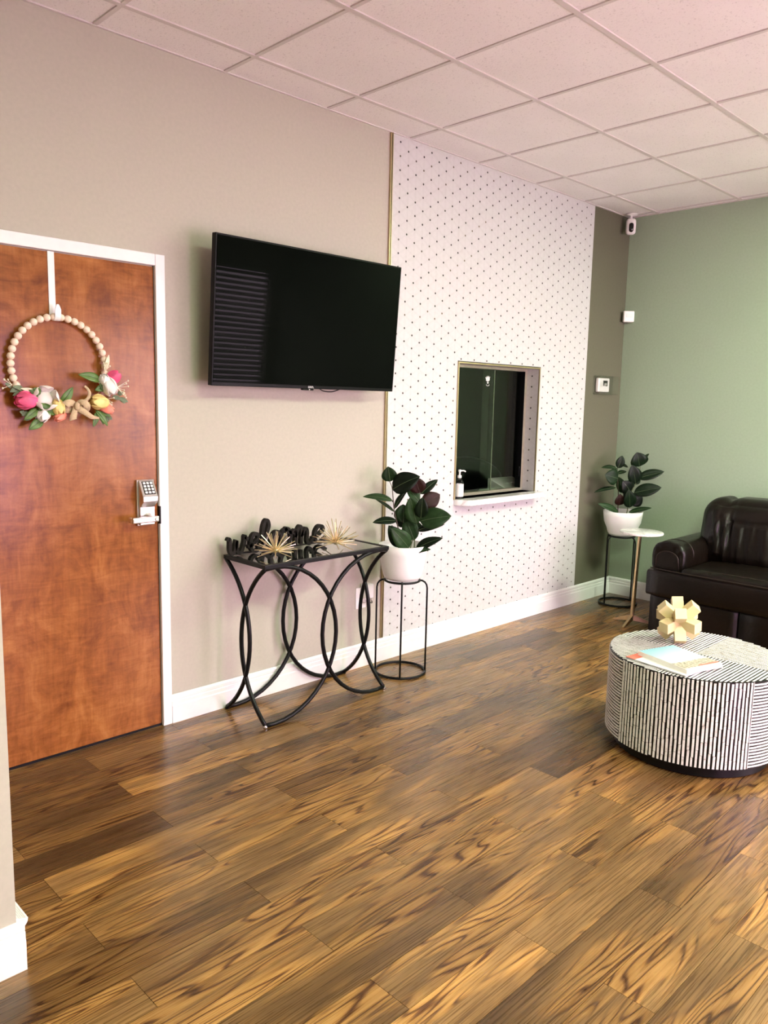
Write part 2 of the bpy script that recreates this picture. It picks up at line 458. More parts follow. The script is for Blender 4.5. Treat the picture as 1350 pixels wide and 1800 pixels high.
# walls (the TV wall has a hole for the reception window)
struct(box('wall_left', (-5.3, 0.0, 0), (PX0, 0.14, H), 'wall_greige'), 'greige painted wall behind the television', 'wall')
wp = G()
wp.box((PX0, -0.004, 0.0), (OX0, 0.14, H)); wp.box((OX1, -0.004, 0.0), (PX1, 0.14, H))
wp.box((OX0, -0.004, 0.0), (OX1, 0.14, OZ0)); wp.box((OX0, -0.004, OZ1), (OX1, 0.14, H))
struct(wp.obj('wall_left_papered', 'wallpaper'), 'white dotted wallpaper wall around the reception window', 'wall')
struct(box('wall_left_corner', (PX1, 0.0, 0), (0.14, 0.14, H), 'wall_taupe'), 'narrow dark taupe wall strip beside the green wall', 'wall')
struct(box('wall_back', (0.0, YF, 0), (0.14, -0.0005, H), 'wall_sage'), 'sage green painted wall behind the sofa', 'wall')
st = G(); st.box((XL, STY, 0), (STX, STY + 0.12, H)); st.box((STX - 0.12, STY + 0.1, 0), (STX, 0.0, H))
struct(st.obj('wall_stub', 'wall_greige'), 'pale wall corner at the left edge of the picture', 'wall')
struct(box('wall_end', (XL - 0.12, YF, 0), (XL, STY + 0.12, H), 'wall_greige'), 'greige end wall behind the photographer', 'wall')
# window wall with openings
W2 = (-2.15, -0.12, 0.62, 2.35); D2 = (-3.75, -2.80, 0.02, 2.15)
fw = G()
fw.box((XL - 0.1, YF - 0.14, 0), (D2[0], YF, H)); fw.box((D2[1], YF - 0.14, 0), (W2[0], YF, H)); fw.box((W2[1], YF - 0.14, 0), (0.14, YF, H))
fw.box((D2[0], YF - 0.14, D2[3]), (D2[1], YF, H)); fw.box((D2[0], YF - 0.14, 0), (D2[1], YF, D2[2]))
fw.box((W2[0], YF - 0.14, 0), (W2[1], YF, W2[2])); fw.box((W2[0], YF - 0.14, W2[3]), (W2[1], YF, H))
struct(fw.obj('wall_front', 'wall_greige'), 'greige window wall opposite the television', 'wall')

# ceiling: slab, tiles and T-bar grid
ce = struct(box('ceiling', (XL - 0.1, YF - 0.1, H + 0.02), (0.1, 0.1, H + 0.08), 'grid_white'), 'white suspended ceiling of square acoustic tiles', 'ceiling')
T = 0.61; CX0, CY0 = -4.343, -0.243
xs = [CX0 + T * i for i in range(-5, 8)]; ys = [CY0 - T * j for j in range(0, 8)]
xe = [XL] + [x for x in xs if XL + 0.05 < x < -0.02] + [0.0]
ye = [0.0] + [y for y in ys if y > YF + 0.05] + [YF]
TROFFER = {}
def trof(i, j): return (i, j) in TROFFER
tile_cache = {}
def near(v, arr): return min(range(len(arr)), key=lambda q: abs(arr[q] - v))
lampcells = []
for (lx, ly) in ((CX0 + T * 5, CY0 - T * 4), (CX0 - T * 1, CY0 - T * 5)):
    lampcells.append((lx, ly))
def in_lamp(xm, ym):
    return any(lx < xm < lx + 2 * T and ly - T < ym < ly for lx, ly in lampcells)
for i in range(len(xe) - 1):
    for j in range(len(ye) - 1):
        a, bb = xe[i], xe[i + 1]; y1, y0 = ye[j], ye[j + 1]
        if in_lamp((a + bb) / 2, (y0 + y1) / 2): continue
        key = (round(bb - a, 3), round(y1 - y0, 3))
        if key not in tile_cache:
            hx, hy = key[0] / 2 - 0.003, key[1] / 2 - 0.003; c = 0.006
            vs = [(-hx, -hy, 0.02), (hx, -hy, 0.02), (hx, hy, 0.02), (-hx, hy, 0.02),
                  (-hx, -hy, 0.008), (hx, -hy, 0.008), (hx, hy, 0.008), (-hx, hy, 0.008),
                  (-hx + c + .006, -hy + c + .006, 0.004), (hx - c - .006, -hy + c + .006, 0.004), (hx - c - .006, hy - c - .006, 0.004), (-hx + c + .006, hy - c - .006, 0.004)]
            fs = [(11, 10, 9, 8)]
            for q in range(4):
                r_ = (q + 1) % 4; fs.append((q + 4, r_ + 4, r_, q)); fs.append((q + 8, r_ + 8, r_ + 4, q + 4))
            me = bpy.data.meshes.new('ceiling_tile'); me.from_pydata(vs, [], fs); me.materials.append(mat('ceiling_tile')); me.update()
            tile_cache[key] = me
        o = bpy.data.objects.new('ceiling_tile', tile_cache[key]); COL.objects.link(o); o.parent = ce
        o.location = ((a + bb) / 2, (y0 + y1) / 2, H + random.uniform(-0.0008, 0.0008))
for x in xe[1:-1]:
    box('grid_bar', (x - 0.009, YF, H), (x + 0.009, 0, H + 0.02), 'tbar', ce)
for y in ye[1:-1]:
    box('grid_bar', (XL, y - 0.012, H - 0.0012), (0, y + 0.012, H + 0.02), 'tbar', ce)
box('wall_angle', (-5.19, -0.014, H - 0.001), (0, 0, H + 0.02), 'tbar', ce)
box('wall_angle', (-0.020, YF, H - 0.001), (0, 0, H + 0.02), 'tbar', ce)
for q, (lx, ly) in enumerate(lampcells):
    t = thing('ceiling_light', ('rectangular ceiling light panel above the sofa end of the room', 'rectangular ceiling light panel above the photographer')[q], 'ceiling light', (lx + T, ly - T / 2, H))
    g = G(); hx, hy = T - 0.012, T / 2 - 0.012
    for a, bb in (((-hx, -hy, -.004), (hx, -hy + .03, .02)), ((-hx, hy - .03, -.004), (hx, hy, .02)), ((-hx, -hy + .03, -.004), (-hx + .03, hy - .03, .02)), ((hx - .03, -hy + .03, -.004), (hx, hy - .03, .02))): g.box(a, bb)
    g.obj('frame', 'grid_white', t)
    box('diffuser', (-hx + .03, -hy + .03, 0.0), (hx - .03, hy - .03, 0.012), 'lamp_diffuser', t)

# daylight window with blinds, behind the camera
t = sroot('window_2', 'wide daylight window with white blinds opposite the television', 'window', (W2[0], YF, W2[2]))
ww, wh = W2[1] - W2[0], W2[3] - W2[2]
box('pane', (0, -0.10, 0), (ww, -0.09, wh), 'daylight', t)
g = G(); g.box((0, -.09, 0), (.05, -.03, wh)); g.box((ww - .05, -.09, 0), (ww, -.03, wh)); g.box((.05, -.09, 0), (ww - .05, -.03, .05)); g.box((.05, -.09, wh - .05), (ww - .05, -.03, wh)); g.box((ww / 2 - .02, -.09, .05), (ww / 2 + .02, -.03, wh - .05))
g.obj('window_frame', 'white_paint', t)
bl = thing('window_blind', 'white horizontal slat blind hanging in the daylight window', 'blind', (W2[0] + 0.02, YF + 0.02, W2[3]))
box('head_rail', (0, -.03, -.05), (ww - .04, .03, 0), 'white_paint', bl)
sm = G()
ang = math.radians(36)
dx, dz = 0.031 * math.cos(ang), 0.031 * math.sin(ang)
sm.add([(0, -dx, dz), (ww - .04, -dx, dz), (ww - .04, dx, -dz), (0, dx, -dz), (0, -dx, dz + .002), (ww - .04, -dx, dz + .002), (ww - .04, dx, -dz + .002), (0, dx, -dz + .002)],
       [(0,3,2,1),(4,5,6,7),(0,1,5,4),(1,2,6,5),(2,3,7,6),(3,0,4,7)])
s0 = sm.obj('slat', 'blind_slat', bl); s0.location = (0, 0, -0.08)
nz = int((wh - 0.14) / 0.060)
for i in range(1, nz):
    o = s0.copy(); COL.objects.link(o); o.parent = bl; o.location = (0, 0, -0.08 - 0.060 * i)
box('bottom_rail', (0, -.02, -wh + .02), (ww - .04, .02, -wh + .045), 'white_paint', bl)

t = sroot('door_2', 'glazed entrance door opposite the television', 'door', (D2[0], YF, 0))
dw, dh = D2[1] - D2[0], D2[3]
box('pane', (.07, -.09, .12), (dw - .07, -.08, dh - .08), 'door_daylight', t)
g = G(); g.box((0, -.10, .02), (.07, -.04, dh)); g.box((dw - .07, -.10, .02), (dw, -.04, dh)); g.box((.07, -.10, .02), (dw - .07, -.04, .12)); g.box((.07, -.10, dh - .08), (dw - .07, -.04, dh))
g.obj('door_frame', 'satin_steel', t)

# ---------------------------------------------------------------- baseboards
BB = [(0, 0), (0.016, 0), (0.016, 0.083), (0.0135, 0.088), (0.0135, 0.106), (0.010, 0.110), (0.0115, 0.114), (0.0115, 0.128), (0.006, 0.137), (0, 0.138)]
def baseboard(name, a, b, nrm, label, prof=BB):
    a = Vector(a); b = Vector(b); d = (b - a).normalized(); n = Vector(nrm)
    o = G().prism(prof, lambda u, v, t: a + d * t + n * u + Vector((0, 0, v)), (b - a).length).obj(name, 'white_paint')
    return struct(o, label, 'baseboard')
baseboard('baseboard_left', (-4.055, -0.0045, 0), (-0.017, -0.0045, 0), (0, -1, 0), 'white moulded baseboard along the television wall')
baseboard('baseboard_back', (-0.0005, -0.0005, 0), (-0.0005, YF, 0), (-1, 0, 0), 'white moulded baseboard along the green wall')
baseboard('baseboard_stub', (XL, STY, 0), (STX + 0.018, STY, 0), (0, -1, 0), 'white moulded baseboard on the wall corner at the left edge')
prof2 = [(0, 0), (0.012, 0), (0.012, 0.10), (0.030, 0.125), (0.032, 0.136), (0.026, 0.139), (0.0235, 0.1375), (0.021, 0.1405), (0.0185, 0.139), (0.016, 0.142), (0.0135, 0.1405), (0.011, 0.1435), (0.0085, 0.142), (0.006, 0.145), (0, 0.146)]
baseboard('baseboard_stub_return', (STX, STY + 0.003, 0), (STX, -0.03, 0), (1, 0, 0), 'ridged white baseboard return behind the wall corner', prof2)

# ---------------------------------------------------------------- trims
g = G(); g.box((PX0 - .012, -.013, .14), (PX0 - .006, 0, H)); g.box((PX0 - .001, -.014, .14), (PX0 + .004, -.004, H))
tr = struct(g.obj('trim_1', 'trim_gold'), 'slim gold edge strip at the left of the dotted wallpaper', 'trim')
box('dark_groove', (PX0 - .006, -.009, .14), (PX0 - .001, 0, H), 'black_metal', tr)
g = G(); e = 0.009
g.box((OX0 - e, -.012, OZ0), (OX0, -.004, OZ1 + e)); g.box((OX1, -.012, OZ0), (OX1 + e, -.004, OZ1 + e)); g.box((OX0, -.012, OZ1), (OX1, -.004, OZ1 + e))
tr = struct(g.obj('trim_2', 'trim_gold'), 'slim gold edging around the reception window opening', 'trim')
g = G(); e2 = e + .005
g.box((OX1 + e, -.009, OZ0), (OX1 + e2, -.004, OZ1 + e2)); g.box((OX0 - e, -.009, OZ1 + e), (OX1 + e, -.004, OZ1 + e2))
g.obj('dark_groove', 'black_metal', tr)

# ---------------------------------------------------------------- entrance to offices: door_1
d1 = sroot('door_1', 'reddish brown wooden door with white frame and keypad lock', 'door', (-4.56, 0, 0))
DX0, DX1, DZ = -5.02, -4.103, 2.103
rel(box('leaf', (DX0, -0.006, 0.012), (DX1 - .003, 0.035, DZ - .004), 'door_veneer', bevel=.002), d1)
g = G()
g.box((DX1, -0.022, 0), (DX1 + .046, 0.0, DZ + .050)); g.box((DX0 - .046, -0.022, 0), (DX0, 0, DZ + .050)); g.box((DX0, -0.022, DZ), (DX1, 0, DZ + .050))
rel(g.obj('frame', 'white_paint', bevel=.003), d1)
rel(box('reveal', (DX1 - .004, -0.004, 0.0), (DX1, 0.03, DZ), 'black_metal'), d1)
rel(box('threshold', (DX0, -.004, 0.0), (DX1, .03, 0.011), 'black_metal'), d1)
rel(box('strike_plate', (DX1 - .003, -0.024, 0.967), (DX1 + .005, -0.003, 1.048), 'black_metal', bevel=.002), d1)
# keypad lock
lk = rel(box('lock_plate', (-4.212, -0.020, 0.966), (-4.128, -0.006, 1.172), 'satin_steel', bevel=.003), d1)
def lockpart(o): o.parent = lk; return o
LX0, LX1 = -4.206, -4.134
sec = [(-.02, 1.170), (-.026, 1.170), (-.066, 1.100), (-.066, 1.078), (-.034, 1.052), (-.034, .970), (-.02, .970)]
g = G(); g.prism(sec, lambda u, v, t: (LX0 + t, u, v), LX1 - LX0)
lockpart(g.obj('housing', 'satin_steel', bevel=.003))
pa = Vector((0, -.026, 1.170)); pb = Vector((0, -.066, 1.100)); dd = pb - pa; nn = Vector((0, -dd.z, dd.y)).normalized()
if nn.y > 0: nn = -nn
def pad(name, u0, u1, v0, v1, h, mt):
    vs = []
    for hh in (0, h):
        for u, v in ((u0, v0), (u1, v0), (u1, v1), (u0, v1)):
            q = pa + dd * v + nn * hh; vs.append((LX0 + (LX1 - LX0) * u, q.y, q.z))
    return lockpart(G().add(vs, [(0,3,2,1),(4,5,6,7),(0,1,5,4),(1,2,6,5),(2,3,7,6),(3,0,4,7)]).obj(name, mt))
pad('keypad', .16, .88, .08, .86, .0015, 'black_plastic')
for r_ in range(4):
    for c_ in range(3):
        u = .21 + c_ * .23; v = .13 + r_ * .185
        pad('key', u, u + .155, v, v + .125, .004, 'key_white')
g = G(); prof = [(0.021, 0), (0.021, .012), (.017, .02), (.012, .036), (.012, .05)]
vs = []; 
g.lathe(prof, (0, 0, 0), 20)
ro = g.obj('rose', 'satin_steel', None, auto=40); ro.data.transform(Matrix.Rotation(PI / 2, 4, 'X')); ro.data.transform(Matrix.Translation((-4.168, -.034, 1.005))); lockpart(ro)
g = G(); g.box((-4.272, -.098, .990), (-4.146, -.078, 1.016))
lockpart(g.obj('lever', 'satin_steel', bevel=.005))
g = G(); g.box((-4.272, -.080, .990), (-4.256, -.052, 1.014)); lockpart(g.obj('lever_return', 'satin_steel', bevel=.004))
g = G(); g.lathe([(.0085, 0), (.0085, .004), (.007, .005)], n=16); o = g.obj('key_cylinder', 'champagne'); o.data.transform(Matrix.Rotation(PI / 2, 4, 'X')); o.data.transform(Matrix.Translation((-4.160, -.098, 1.003))); lockpart(o)

# over-door hook
hk = thing('wreath_hanger', 'white metal over-door hanger strap above the wreath', 'hanger', (-4.55, -.006, 1.84))
rel(box('strap', (-4.563, -.0095, 1.835), (-4.537, -.006, DZ - .002), 'white_paint'), hk)
g = G()
pts = [(-.0095, 1.842), (-.022, 1.832), (-.040, 1.830), (-.052, 1.842), (-.056, 1.868), (-.056, 1.892)]
pts = [tuple(p) for p in catmull([(a, b, 0) for a, b in pts], 5)]
for i in range(len(pts) - 1):
    (y0, z0, _), (y1, z1, _) = pts[i], pts[i + 1]; hw = 0.012 if i < len(pts) - 4 else 0.012 - 0.002 * (i - len(pts) + 5)
    hw1 = hw if i < len(pts) - 5 else hw - .002
    g.add([(-4.547 - hw, y0, z0), (-4.547 + hw, y0, z0), (-4.547 + hw1, y1, z1), (-4.547 - hw1, y1, z1), (-4.547 - hw, y0 + .003, z0 + .002), (-4.547 + hw, y0 + .003, z0 + .002), (-4.547 + hw1, y1 + .003, z1 + .002), (-4.547 - hw1, y1 + .003, z1 + .002)],
          [(0,3,2,1),(4,5,6,7),(0,1,5,4),(1,2,6,5),(2,3,7,6),(3,0,4,7)])
rel(g.obj('hook', 'white_paint'), hk)

# ---------------------------------------------------------------- leaf / tulip builders
def leaf_geo(Bp, Tp, width, nhint, droop=0.15, fold=0.12, shape=0.55, n=9, thick=0.0012):
    Bp = Vector(Bp); Tp = Vector(Tp); d = Tp - Bp; ln = d.length; d.normalize()
    nh = Vector(nhint); side = d.cross(nh)
    if side.length < 1e-4: side = d.cross(Vector((0.3, 0.5, 0.8)))
    side.normalize(); nm = side.cross(d).normalized()
    vs = []; fs = []; mi = []
    cols = 5
    for lay in (0, 1):
        for i in range(n + 1):
            t = i / n
            wd = width * 0.5 * (math.sin(PI * t ** shape) ** 0.75 if 0 < t < 1 else 0.0) + 0.0006
            c = Bp + d * (ln * t) + nm * (droop * ln * (math.sin(PI * t) - 0.0))
            for k in range(cols):
                s_ = (k / (cols - 1) - 0.5) * 2
                vs.append(c + side * wd * s_ + nm * (fold * wd * abs(s_) * 1.0 - lay * thick))
    off = (n + 1) * cols
    for i in range(n):
        for k in range(cols - 1):
            a = i * cols + k; q = (a, a + 1, a + cols + 1, a + cols)
            fs.append(q); mi.append(0)
            fs.append(tuple(off + x for x in reversed(q))); mi.append(1)
        a = i * cols; fs.append((a, a + cols, off + a + cols, off + a)); mi.append(0)
        a = i * cols + cols - 1; fs.append((a + cols, a, off + a, off + a + cols)); mi.append(0)
    return vs, fs, mi
def leaf(name, parent, Bp, Tp, width, nhint, mt='leaf_green', mu=None, vein=None, **kw):
    vs, fs, mi = leaf_geo(Bp, Tp, width, nhint, **kw)
    o = mk(name, vs, fs, None, None, True, [mt, mu or mt], mi)
    bm = bmesh.new(); bm.from_mesh(o.data)
    # orient so that material 0 faces the hint side
    bm.to_mesh(o.data); bm.free()
    rel(o, parent)
    if vein:
        n = kw.get('n', 9); cols = 5
        pts = [Vector(vs[i * cols + 2]) + Vector(nhint).normalized() * 0.0008 for i in range(n + 1)]
        v = G().tube(pts, [0.0016 * (1 - 0.7 * i / n) for i in range(n + 1)], 5).obj('midrib', vein, None, True)
        v.parent = o
    return o
def tulip(name, parent, c, axis, ln, wid, mt, opened=0.0):
    """bud of petals; axis points to the tip"""
    c = Vector(c); ax = Vector(axis).normalized()
    a = ax.cross(Vector((0, 1, 0.2))).normalized(); b2 = ax.cross(a)
    g = G(); prof = []
    for i in range(9):
        t = i / 8
        prof.append((wid * 0.44 * math.sin(PI * (0.08 + 0.80 * t)) ** 0.8, ln * t * (0.94 if opened < .2 else .45)))
    vs = []; fs = []; n = 14
    for r, z in prof:
        for k in range(n):
            an = 2 * PI * k / n; vs.append(c + ax * (z - ln / 2) + (a * math.cos(an) + b2 * math.sin(an)) * r)
    for i in range(8):
        for k in range(n): fs.append((i*n+k, i*n+(k+1)%n, (i+1)*n+(k+1)%n, (i+1)*n+k))
    fs.append(tuple(range(n))); fs.append(tuple(8*n+k for k in range(n)))
    core = mk(name, vs, fs, mt, None, True); rel(core, parent)
    for q in range(5):
        an = 2 * PI * q / 5 + 0.4; out = a * math.cos(an) + b2 * math.sin(an); sd = ax.cross(out)
        pv = []; pf = []
        for i in range(8):
            t = i / 7
            r = wid * (0.47 + opened * t) * math.sin(PI * (0.10 + 0.72 * t)) ** 0.8 + 0.001
            wd = wid * 0.40 * math.sin(PI * (0.08 + 0.90 * t)) ** 0.7
            for k in range(5):
                s_ = (k - 2) / 2
                pv.append(c + ax * (ln * t - ln / 2) + out * (r - 0.18 * wd * s_ * s_) + sd * wd * s_)
        nb = len(pv)
        pv += [p - out * 0.0014 for p in pv]
        for i in range(7):
            for k in range(4):
                x = i * 5 + k; pf.append((x, x + 1, x + 6, x + 5)); pf.append((nb + x + 5, nb + x + 6, nb + x + 1, nb + x))
        for i in range(7):
            pf.append((i*5, i*5+5, nb+i*5+5, nb+i*5)); pf.append((i*5+9, i*5+4, nb+i*5+4, nb+i*5+9))
        p = mk('petal', pv, pf, mt, None, True); p.parent = core
    return core

# ---------------------------------------------------------------- wreath
wr = thing('wreath', 'round wreath of pale wooden beads with tulips and burlap bow on the door', 'wreath', (-4.537, -.03, 1.655))
WC = Vector((-4.540, -.034, 1.655)); WR = 0.190
rel(G().tube([WC + Vector((math.cos(a) * WR, 0, math.sin(a) * WR)) for a in [2 * PI * i / 48 for i in range(48)]], .0035, 6, closed=True).obj('ring', 'brass_dull', None, True), wr)
bm = bmesh.new(); bmesh.ops.create_icosphere(bm, subdivisions=2, radius=0.0152)
bead = bpy.data.meshes.new('bead'); bm.to_mesh(bead); bm.free(); bead.materials.append(mat('bead_wood'))
for p in bead.polygons: p.use_smooth = True
for i in range(26):
    a = math.radians(-7 + 8.5 * i)
    o = bpy.data.objects.new('bead', bead); COL.objects.link(o); rel(o, wr)
    o.location = WC + Vector((math.cos(a) * WR, 0, math.sin(a) * WR)) 
YW = -.062
def W(x, z, y=YW): return Vector((x, y, z))
tulip('tulip', wr, W(-4.690, 1.514, -.07), (-1, -.15, -.05), .082, .066, 'petal_pink')
tulip('tulip', wr, W(-4.615, 1.524, -.07), (-.15, -1, .15), .055, .070, 'petal_white', .35)
tulip('tulip', wr, W(-4.566, 1.490, -.07), (.1, -.4, -1), .066, .050, 'petal_yellow')
tulip('tulip', wr, W(-4.557, 1.452, -.065), (-.7, -.3, -.3), .058, .036, 'petal_coral')
tulip('tulip', wr, W(-4.625, 1.456, -.06), (-.5, -.4, -.6), .060, .052, 'petal_white')
tulip('tulip', wr, W(-4.395, 1.512, -.07), (-1, -.2, .05), .080, .058, 'petal_yellow')
tulip('tulip', wr, W(-4.360, 1.484, -.06), (.8, -.2, -.25), .060, .040, 'petal_coral')
tulip('tulip', wr, W(-4.350, 1.578, -.07), (.25, -.3, -1), .076, .062, 'petal_white')
tulip('tulip', wr, W(-4.368, 1.600, -.065), (-.3, -.4, .9), .055, .044, 'petal_white')
tulip('tulip', wr, W(-4.325, 1.616, -.06), (.7, -.2, .6), .060, .050, 'petal_pink')
for (x0, z0, x1, z1, wd, dr) in ((-4.382,1.600,-4.478,1.622,.038,.12), (-4.551,1.500,-4.503,1.570,.034,.12), (-4.648,1.497,-4.575,1.458,.040,.12),
    (-4.640,1.482,-4.700,1.438,.030,.1), (-4.625,1.440,-4.684,1.400,.036,.1), (-4.406,1.478,-4.360,1.412,.024,.1), (-4.402,1.470,-4.422,1.410,.024,.1),
    (-4.385,1.472,-4.346,1.452,.022,.1), (-4.395,1.475,-4.378,1.418,.020,.1), (-4.370,1.572,-4.410,1.560,.028,.15), (-4.365,1.555,-4.390,1.590,.024,.15), (-4.630,1.540,-4.660,1.562,.026,.15), (-4.640,1.530,-4.676,1.555,.020,.15)):
    leaf('leaf', wr, W(x0, z0, -.058), W(x1, z1, -.066), wd, (0, -1, .25), 'leaf_green', vein='leaf_vein', droop=dr, fold=.2, shape=.8)
for (x0, z0, x1, z1) in ((-4.690,1.556,-4.735,1.566), (-4.715,1.560,-4.745,1.545), (-4.735,1.564,-4.762,1.578), (-4.700,1.545,-4.735,1.532), (-4.672,1.470,-4.705,1.455), (-4.690,1.462,-4.712,1.470), (-4.665,1.458,-4.690,1.435),
    (-4.330,1.535,-4.290,1.525), (-4.300,1.528,-4.262,1.514), (-4.305,1.545,-4.280,1.556), (-4.290,1.525,-4.275,1.508), (-4.355,1.450,-4.335,1.440), (-4.370,1.455,-4.350,1.430)):
    leaf('leaf', wr, W(x0, z0, -.05), W(x1, z1, -.058), .020, (0, -1, .3), 'leaf_grey', droop=.1, fold=.1, shape=.7, n=6)
# filler sprigs
for (x, z, n_, ang0, ln) in ((-4.310, 1.575, 9, -.1, .055), (-4.352, 1.525, 6, -.6, .03), (-4.362, 1.640, 5, 1.3, .03), (-4.735, 1.572, 4, 3.0, .04)):
    g = G()
    for q in range(n_):
        a = ang0 + random.uniform(-.8, .8); l_ = ln * random.uniform(.6, 1.1)
        p0 = W(x, z, -.055); p1 = p0 + Vector((math.cos(a) * l_, -.012 * random.random(), math.sin(a) * l_))
        g.tube([p0, p1], .0011, 4)
        g.lathe([(.0008, -.004), (.0036, -.001), (.0036, .002), (.0008, .005)], p1, 6)
    o = g.obj('filler_sprig', 'filler_cream'); o['label'] = 'cream filler sprig'; rel(o, wr)
leaf('leaf', wr, W(-4.362, 1.640, -.05), W(-4.341, 1.708, -.055), .018, (0, -1, 0), 'filler_cream', droop=.06, fold=.3, shape=.8)
leaf('leaf', wr, W(-4.640, 1.548, -.055), W(-4.705, 1.560, -.06), .016, (0, -1, 0), 'filler_cream', droop=.06, fold=.3, shape=.8)
# burlap bow
def ribbon(name, pts, wid, parent, taper=None):
    pts = catmull(pts, 6); n = len(pts); vs = []; fs = []
    for i, p in enumerate(pts):
        t = (pts[min(i + 1, n - 1)] - pts[max(i - 1, 0)]).normalized()
        s_ = Vector((0, -1, .05)).cross(t).normalized() * wid * (taper[0] + (taper[1] - taper[0]) * i / (n - 1) if taper else 1)
        for dy in (0, .0025):
            vs.append(p + s_ + Vector((0, dy, 0))); vs.append(p - s_ + Vector((0, dy, 0)))
    for i in range(n - 1):
        a = i * 4; c_ = a + 4
        fs += [(a, a+1, c_+1, c_), (a+2, c_+2, c_+3, a+3), (a, c_, c_+2, a+2), (a+1, a+3, c_+3, c_+1)]
    fs += [(0, 2, 3, 1), (4*n-4, 4*n-3, 4*n-1, 4*n-2)]
    o = mk(name, vs, fs, 'burlap', None, True); rel(o, parent); return o
ribbon('bow_loop', [W(-4.498,1.497,-.074), W(-4.515,1.506,-.088), W(-4.535,1.506,-.094), W(-4.547,1.494,-.088), W(-4.535,1.486,-.076), W(-4.512,1.490,-.070)], .020, wr, (.5, 1.1))
ribbon('bow_loop', [W(-4.496,1.497,-.074), W(-4.482,1.510,-.090), W(-4.466,1.506,-.096), W(-4.458,1.490,-.090), W(-4.468,1.480,-.076), W(-4.490,1.488,-.070)], .018, wr, (.5, 1.1))
ribbon('bow_tail', [W(-4.478,1.508,-.076), W(-4.455,1.520,-.084), W(-4.444,1.545,-.090), W(-4.448,1.565,-.080), W(-4.458,1.576,-.074)], .008, wr, (.9, .6))
ribbon('bow_tail', [W(-4.490,1.488,-.082), W(-4.465,1.468,-.094), W(-4.440,1.452,-.092), W(-4.418,1.448,-.082), W(-4.400,1.446,-.076)], .016, wr, (.9, .25))
ribbon('bow_tail', [W(-4.502,1.488,-.080), W(-4.508,1.470,-.088), W(-4.514,1.450,-.088), W(-4.512,1.438,-.080)], .015, wr, (.6, 1.1))
rel(G().lathe([(.003, -.016), (.009, -.012), (.011, 0), (.009, .012), (.003, .016)], W(-4.497, 1.494, -.086), 12).obj('bow_knot', 'burlap', None, True), wr)

# ---------------------------------------------------------------- television
TVW, TVH = 1.156, 0.662
tv = thing('television', 'large black flat screen television mounted on the greige wall', 'television', (-3.903, -0.14, 1.594))
tv.rotation_euler = (math.radians(4.2), 0, math.radians(-.2))
box('bezel', (0, 0.0, 0), (TVW, 0.030, TVH), 'tv_frame', tv, bevel=.003)
box('screen', (.008, -0.0012, .016), (TVW - .008, 0.002, TVH - .008), 'tv_screen', tv)
box('back_housing', (.18, .030, .06), (TVW - .18, .068, .46), 'black_plastic', tv, bevel=.01)
box('sensor_bump', (TVW / 2 - .05, .002, -.008), (TVW / 2 + .02, .022, .0), 'tv_frame', tv, bevel=.003)
box('indicator', (TVW / 2 - .012, .000, -.006), (TVW / 2 - .006, .004, -.001), 'key_white', tv)
fc = bpy.data.curves.new('logo', 'FONT'); fc.body = 'onn.'; fc.size = .022; fc.extrude = .0004; fc.align_x = 'CENTER'
fc.resolution_u = 3
lo0 = bpy.data.objects.new('logo_text', fc); COL.objects.link(lo0)
lme = bpy.data.meshes.new_from_object(lo0.evaluated_get(bpy.context.evaluated_depsgraph_get())); bpy.data.objects.remove(lo0); lme.materials.clear(); lme.materials.append(mat('key_white'))
lo = bpy.data.objects.new('logo', lme); COL.objects.link(lo); lo.parent = tv; lo.location = (TVW / 2 - .002, -.0018, .0035); lo.rotation_euler = (PI / 2, 0, 0)
wm = G(); wm.box((-3.45, -.008, 1.76), (-3.20, 0, 2.02)); wm.box((-3.40, -.078, 1.80), (-3.36, -.008, 1.98)); wm.box((-3.29, -.078, 1.80), (-3.25, -.008, 1.98))
rel(wm.obj('wall_mount', 'black_metal'), tv).matrix_parent_inverse = (Matrix.Translation(tv.location) @ tv.rotation_euler.to_matrix().to_4x4()).inverted()
cb = G().tube(catmull([(-3.24, -.10, 1.60), (-3.20, -.09, 1.586), (-3.14, -.09, 1.584), (-3.09, -.10, 1.60)], 6), .003, 6)
rel(cb.obj('cable', 'black_plastic', None, True), tv).matrix_parent_inverse = (Matrix.Translation(tv.location) @ tv.rotation_euler.to_matrix().to_4x4()).inverted()

# ---------------------------------------------------------------- console table
CX0_, CX1_, CYb, CYf, CZ = -3.772, -2.972, -0.028, -0.368, 0.785
ct = thing('console_table', 'black metal console table with curved hoop legs and mirrored top', 'console table', (-3.372, -.198, 0))
g = G(); s_ = .020; hgt = .020
g.box((CX0_, CYf, CZ - hgt), (CX1_, CYf + s_, CZ)); g.box((CX0_, CYb - s_, CZ - hgt), (CX1_, CYb, CZ))
g.box((CX0_, CYf + s_, CZ - hgt), (CX0_ + s_, CYb - s_, CZ)); g.box((CX1_ - s_, CYf + s_, CZ - hgt), (CX1_, CYb - s_, CZ))
rel(g.obj('top_frame', 'black_metal', bevel=.002), ct)
rel(box('mirror_top', (CX0_ + s_, CYf + s_, CZ - .010), (CX1_ - s_, CYb - s_, CZ - .003), 'black_glass'), ct)
def arc_leg(p_top, p_bot, dirv, sag):
    a = Vector(p_top); b_ = Vector(p_bot); c = (a - b_).length / 2; r = (c * c + sag * sag) / (2 * sag)
    mid = (a + b_) / 2; d = Vector(dirv).normalized(); cen = mid + d * (sag - r)
    th = math.asin(min(1, c / r)); th = th if sag <= r else PI - th
    upv = (a - b_).normalized(); pts = []
    for i in range(25):
        t = th - 2 * th * i / 24
        pts.append(cen + d * r * math.cos(t) + upv * r * math.sin(t))
    return G().tube(pts, .0108, 8).obj('hoop_leg', 'black_metal', None, True)
ix = .010
zt_, zb_ = CZ - hgt, .012
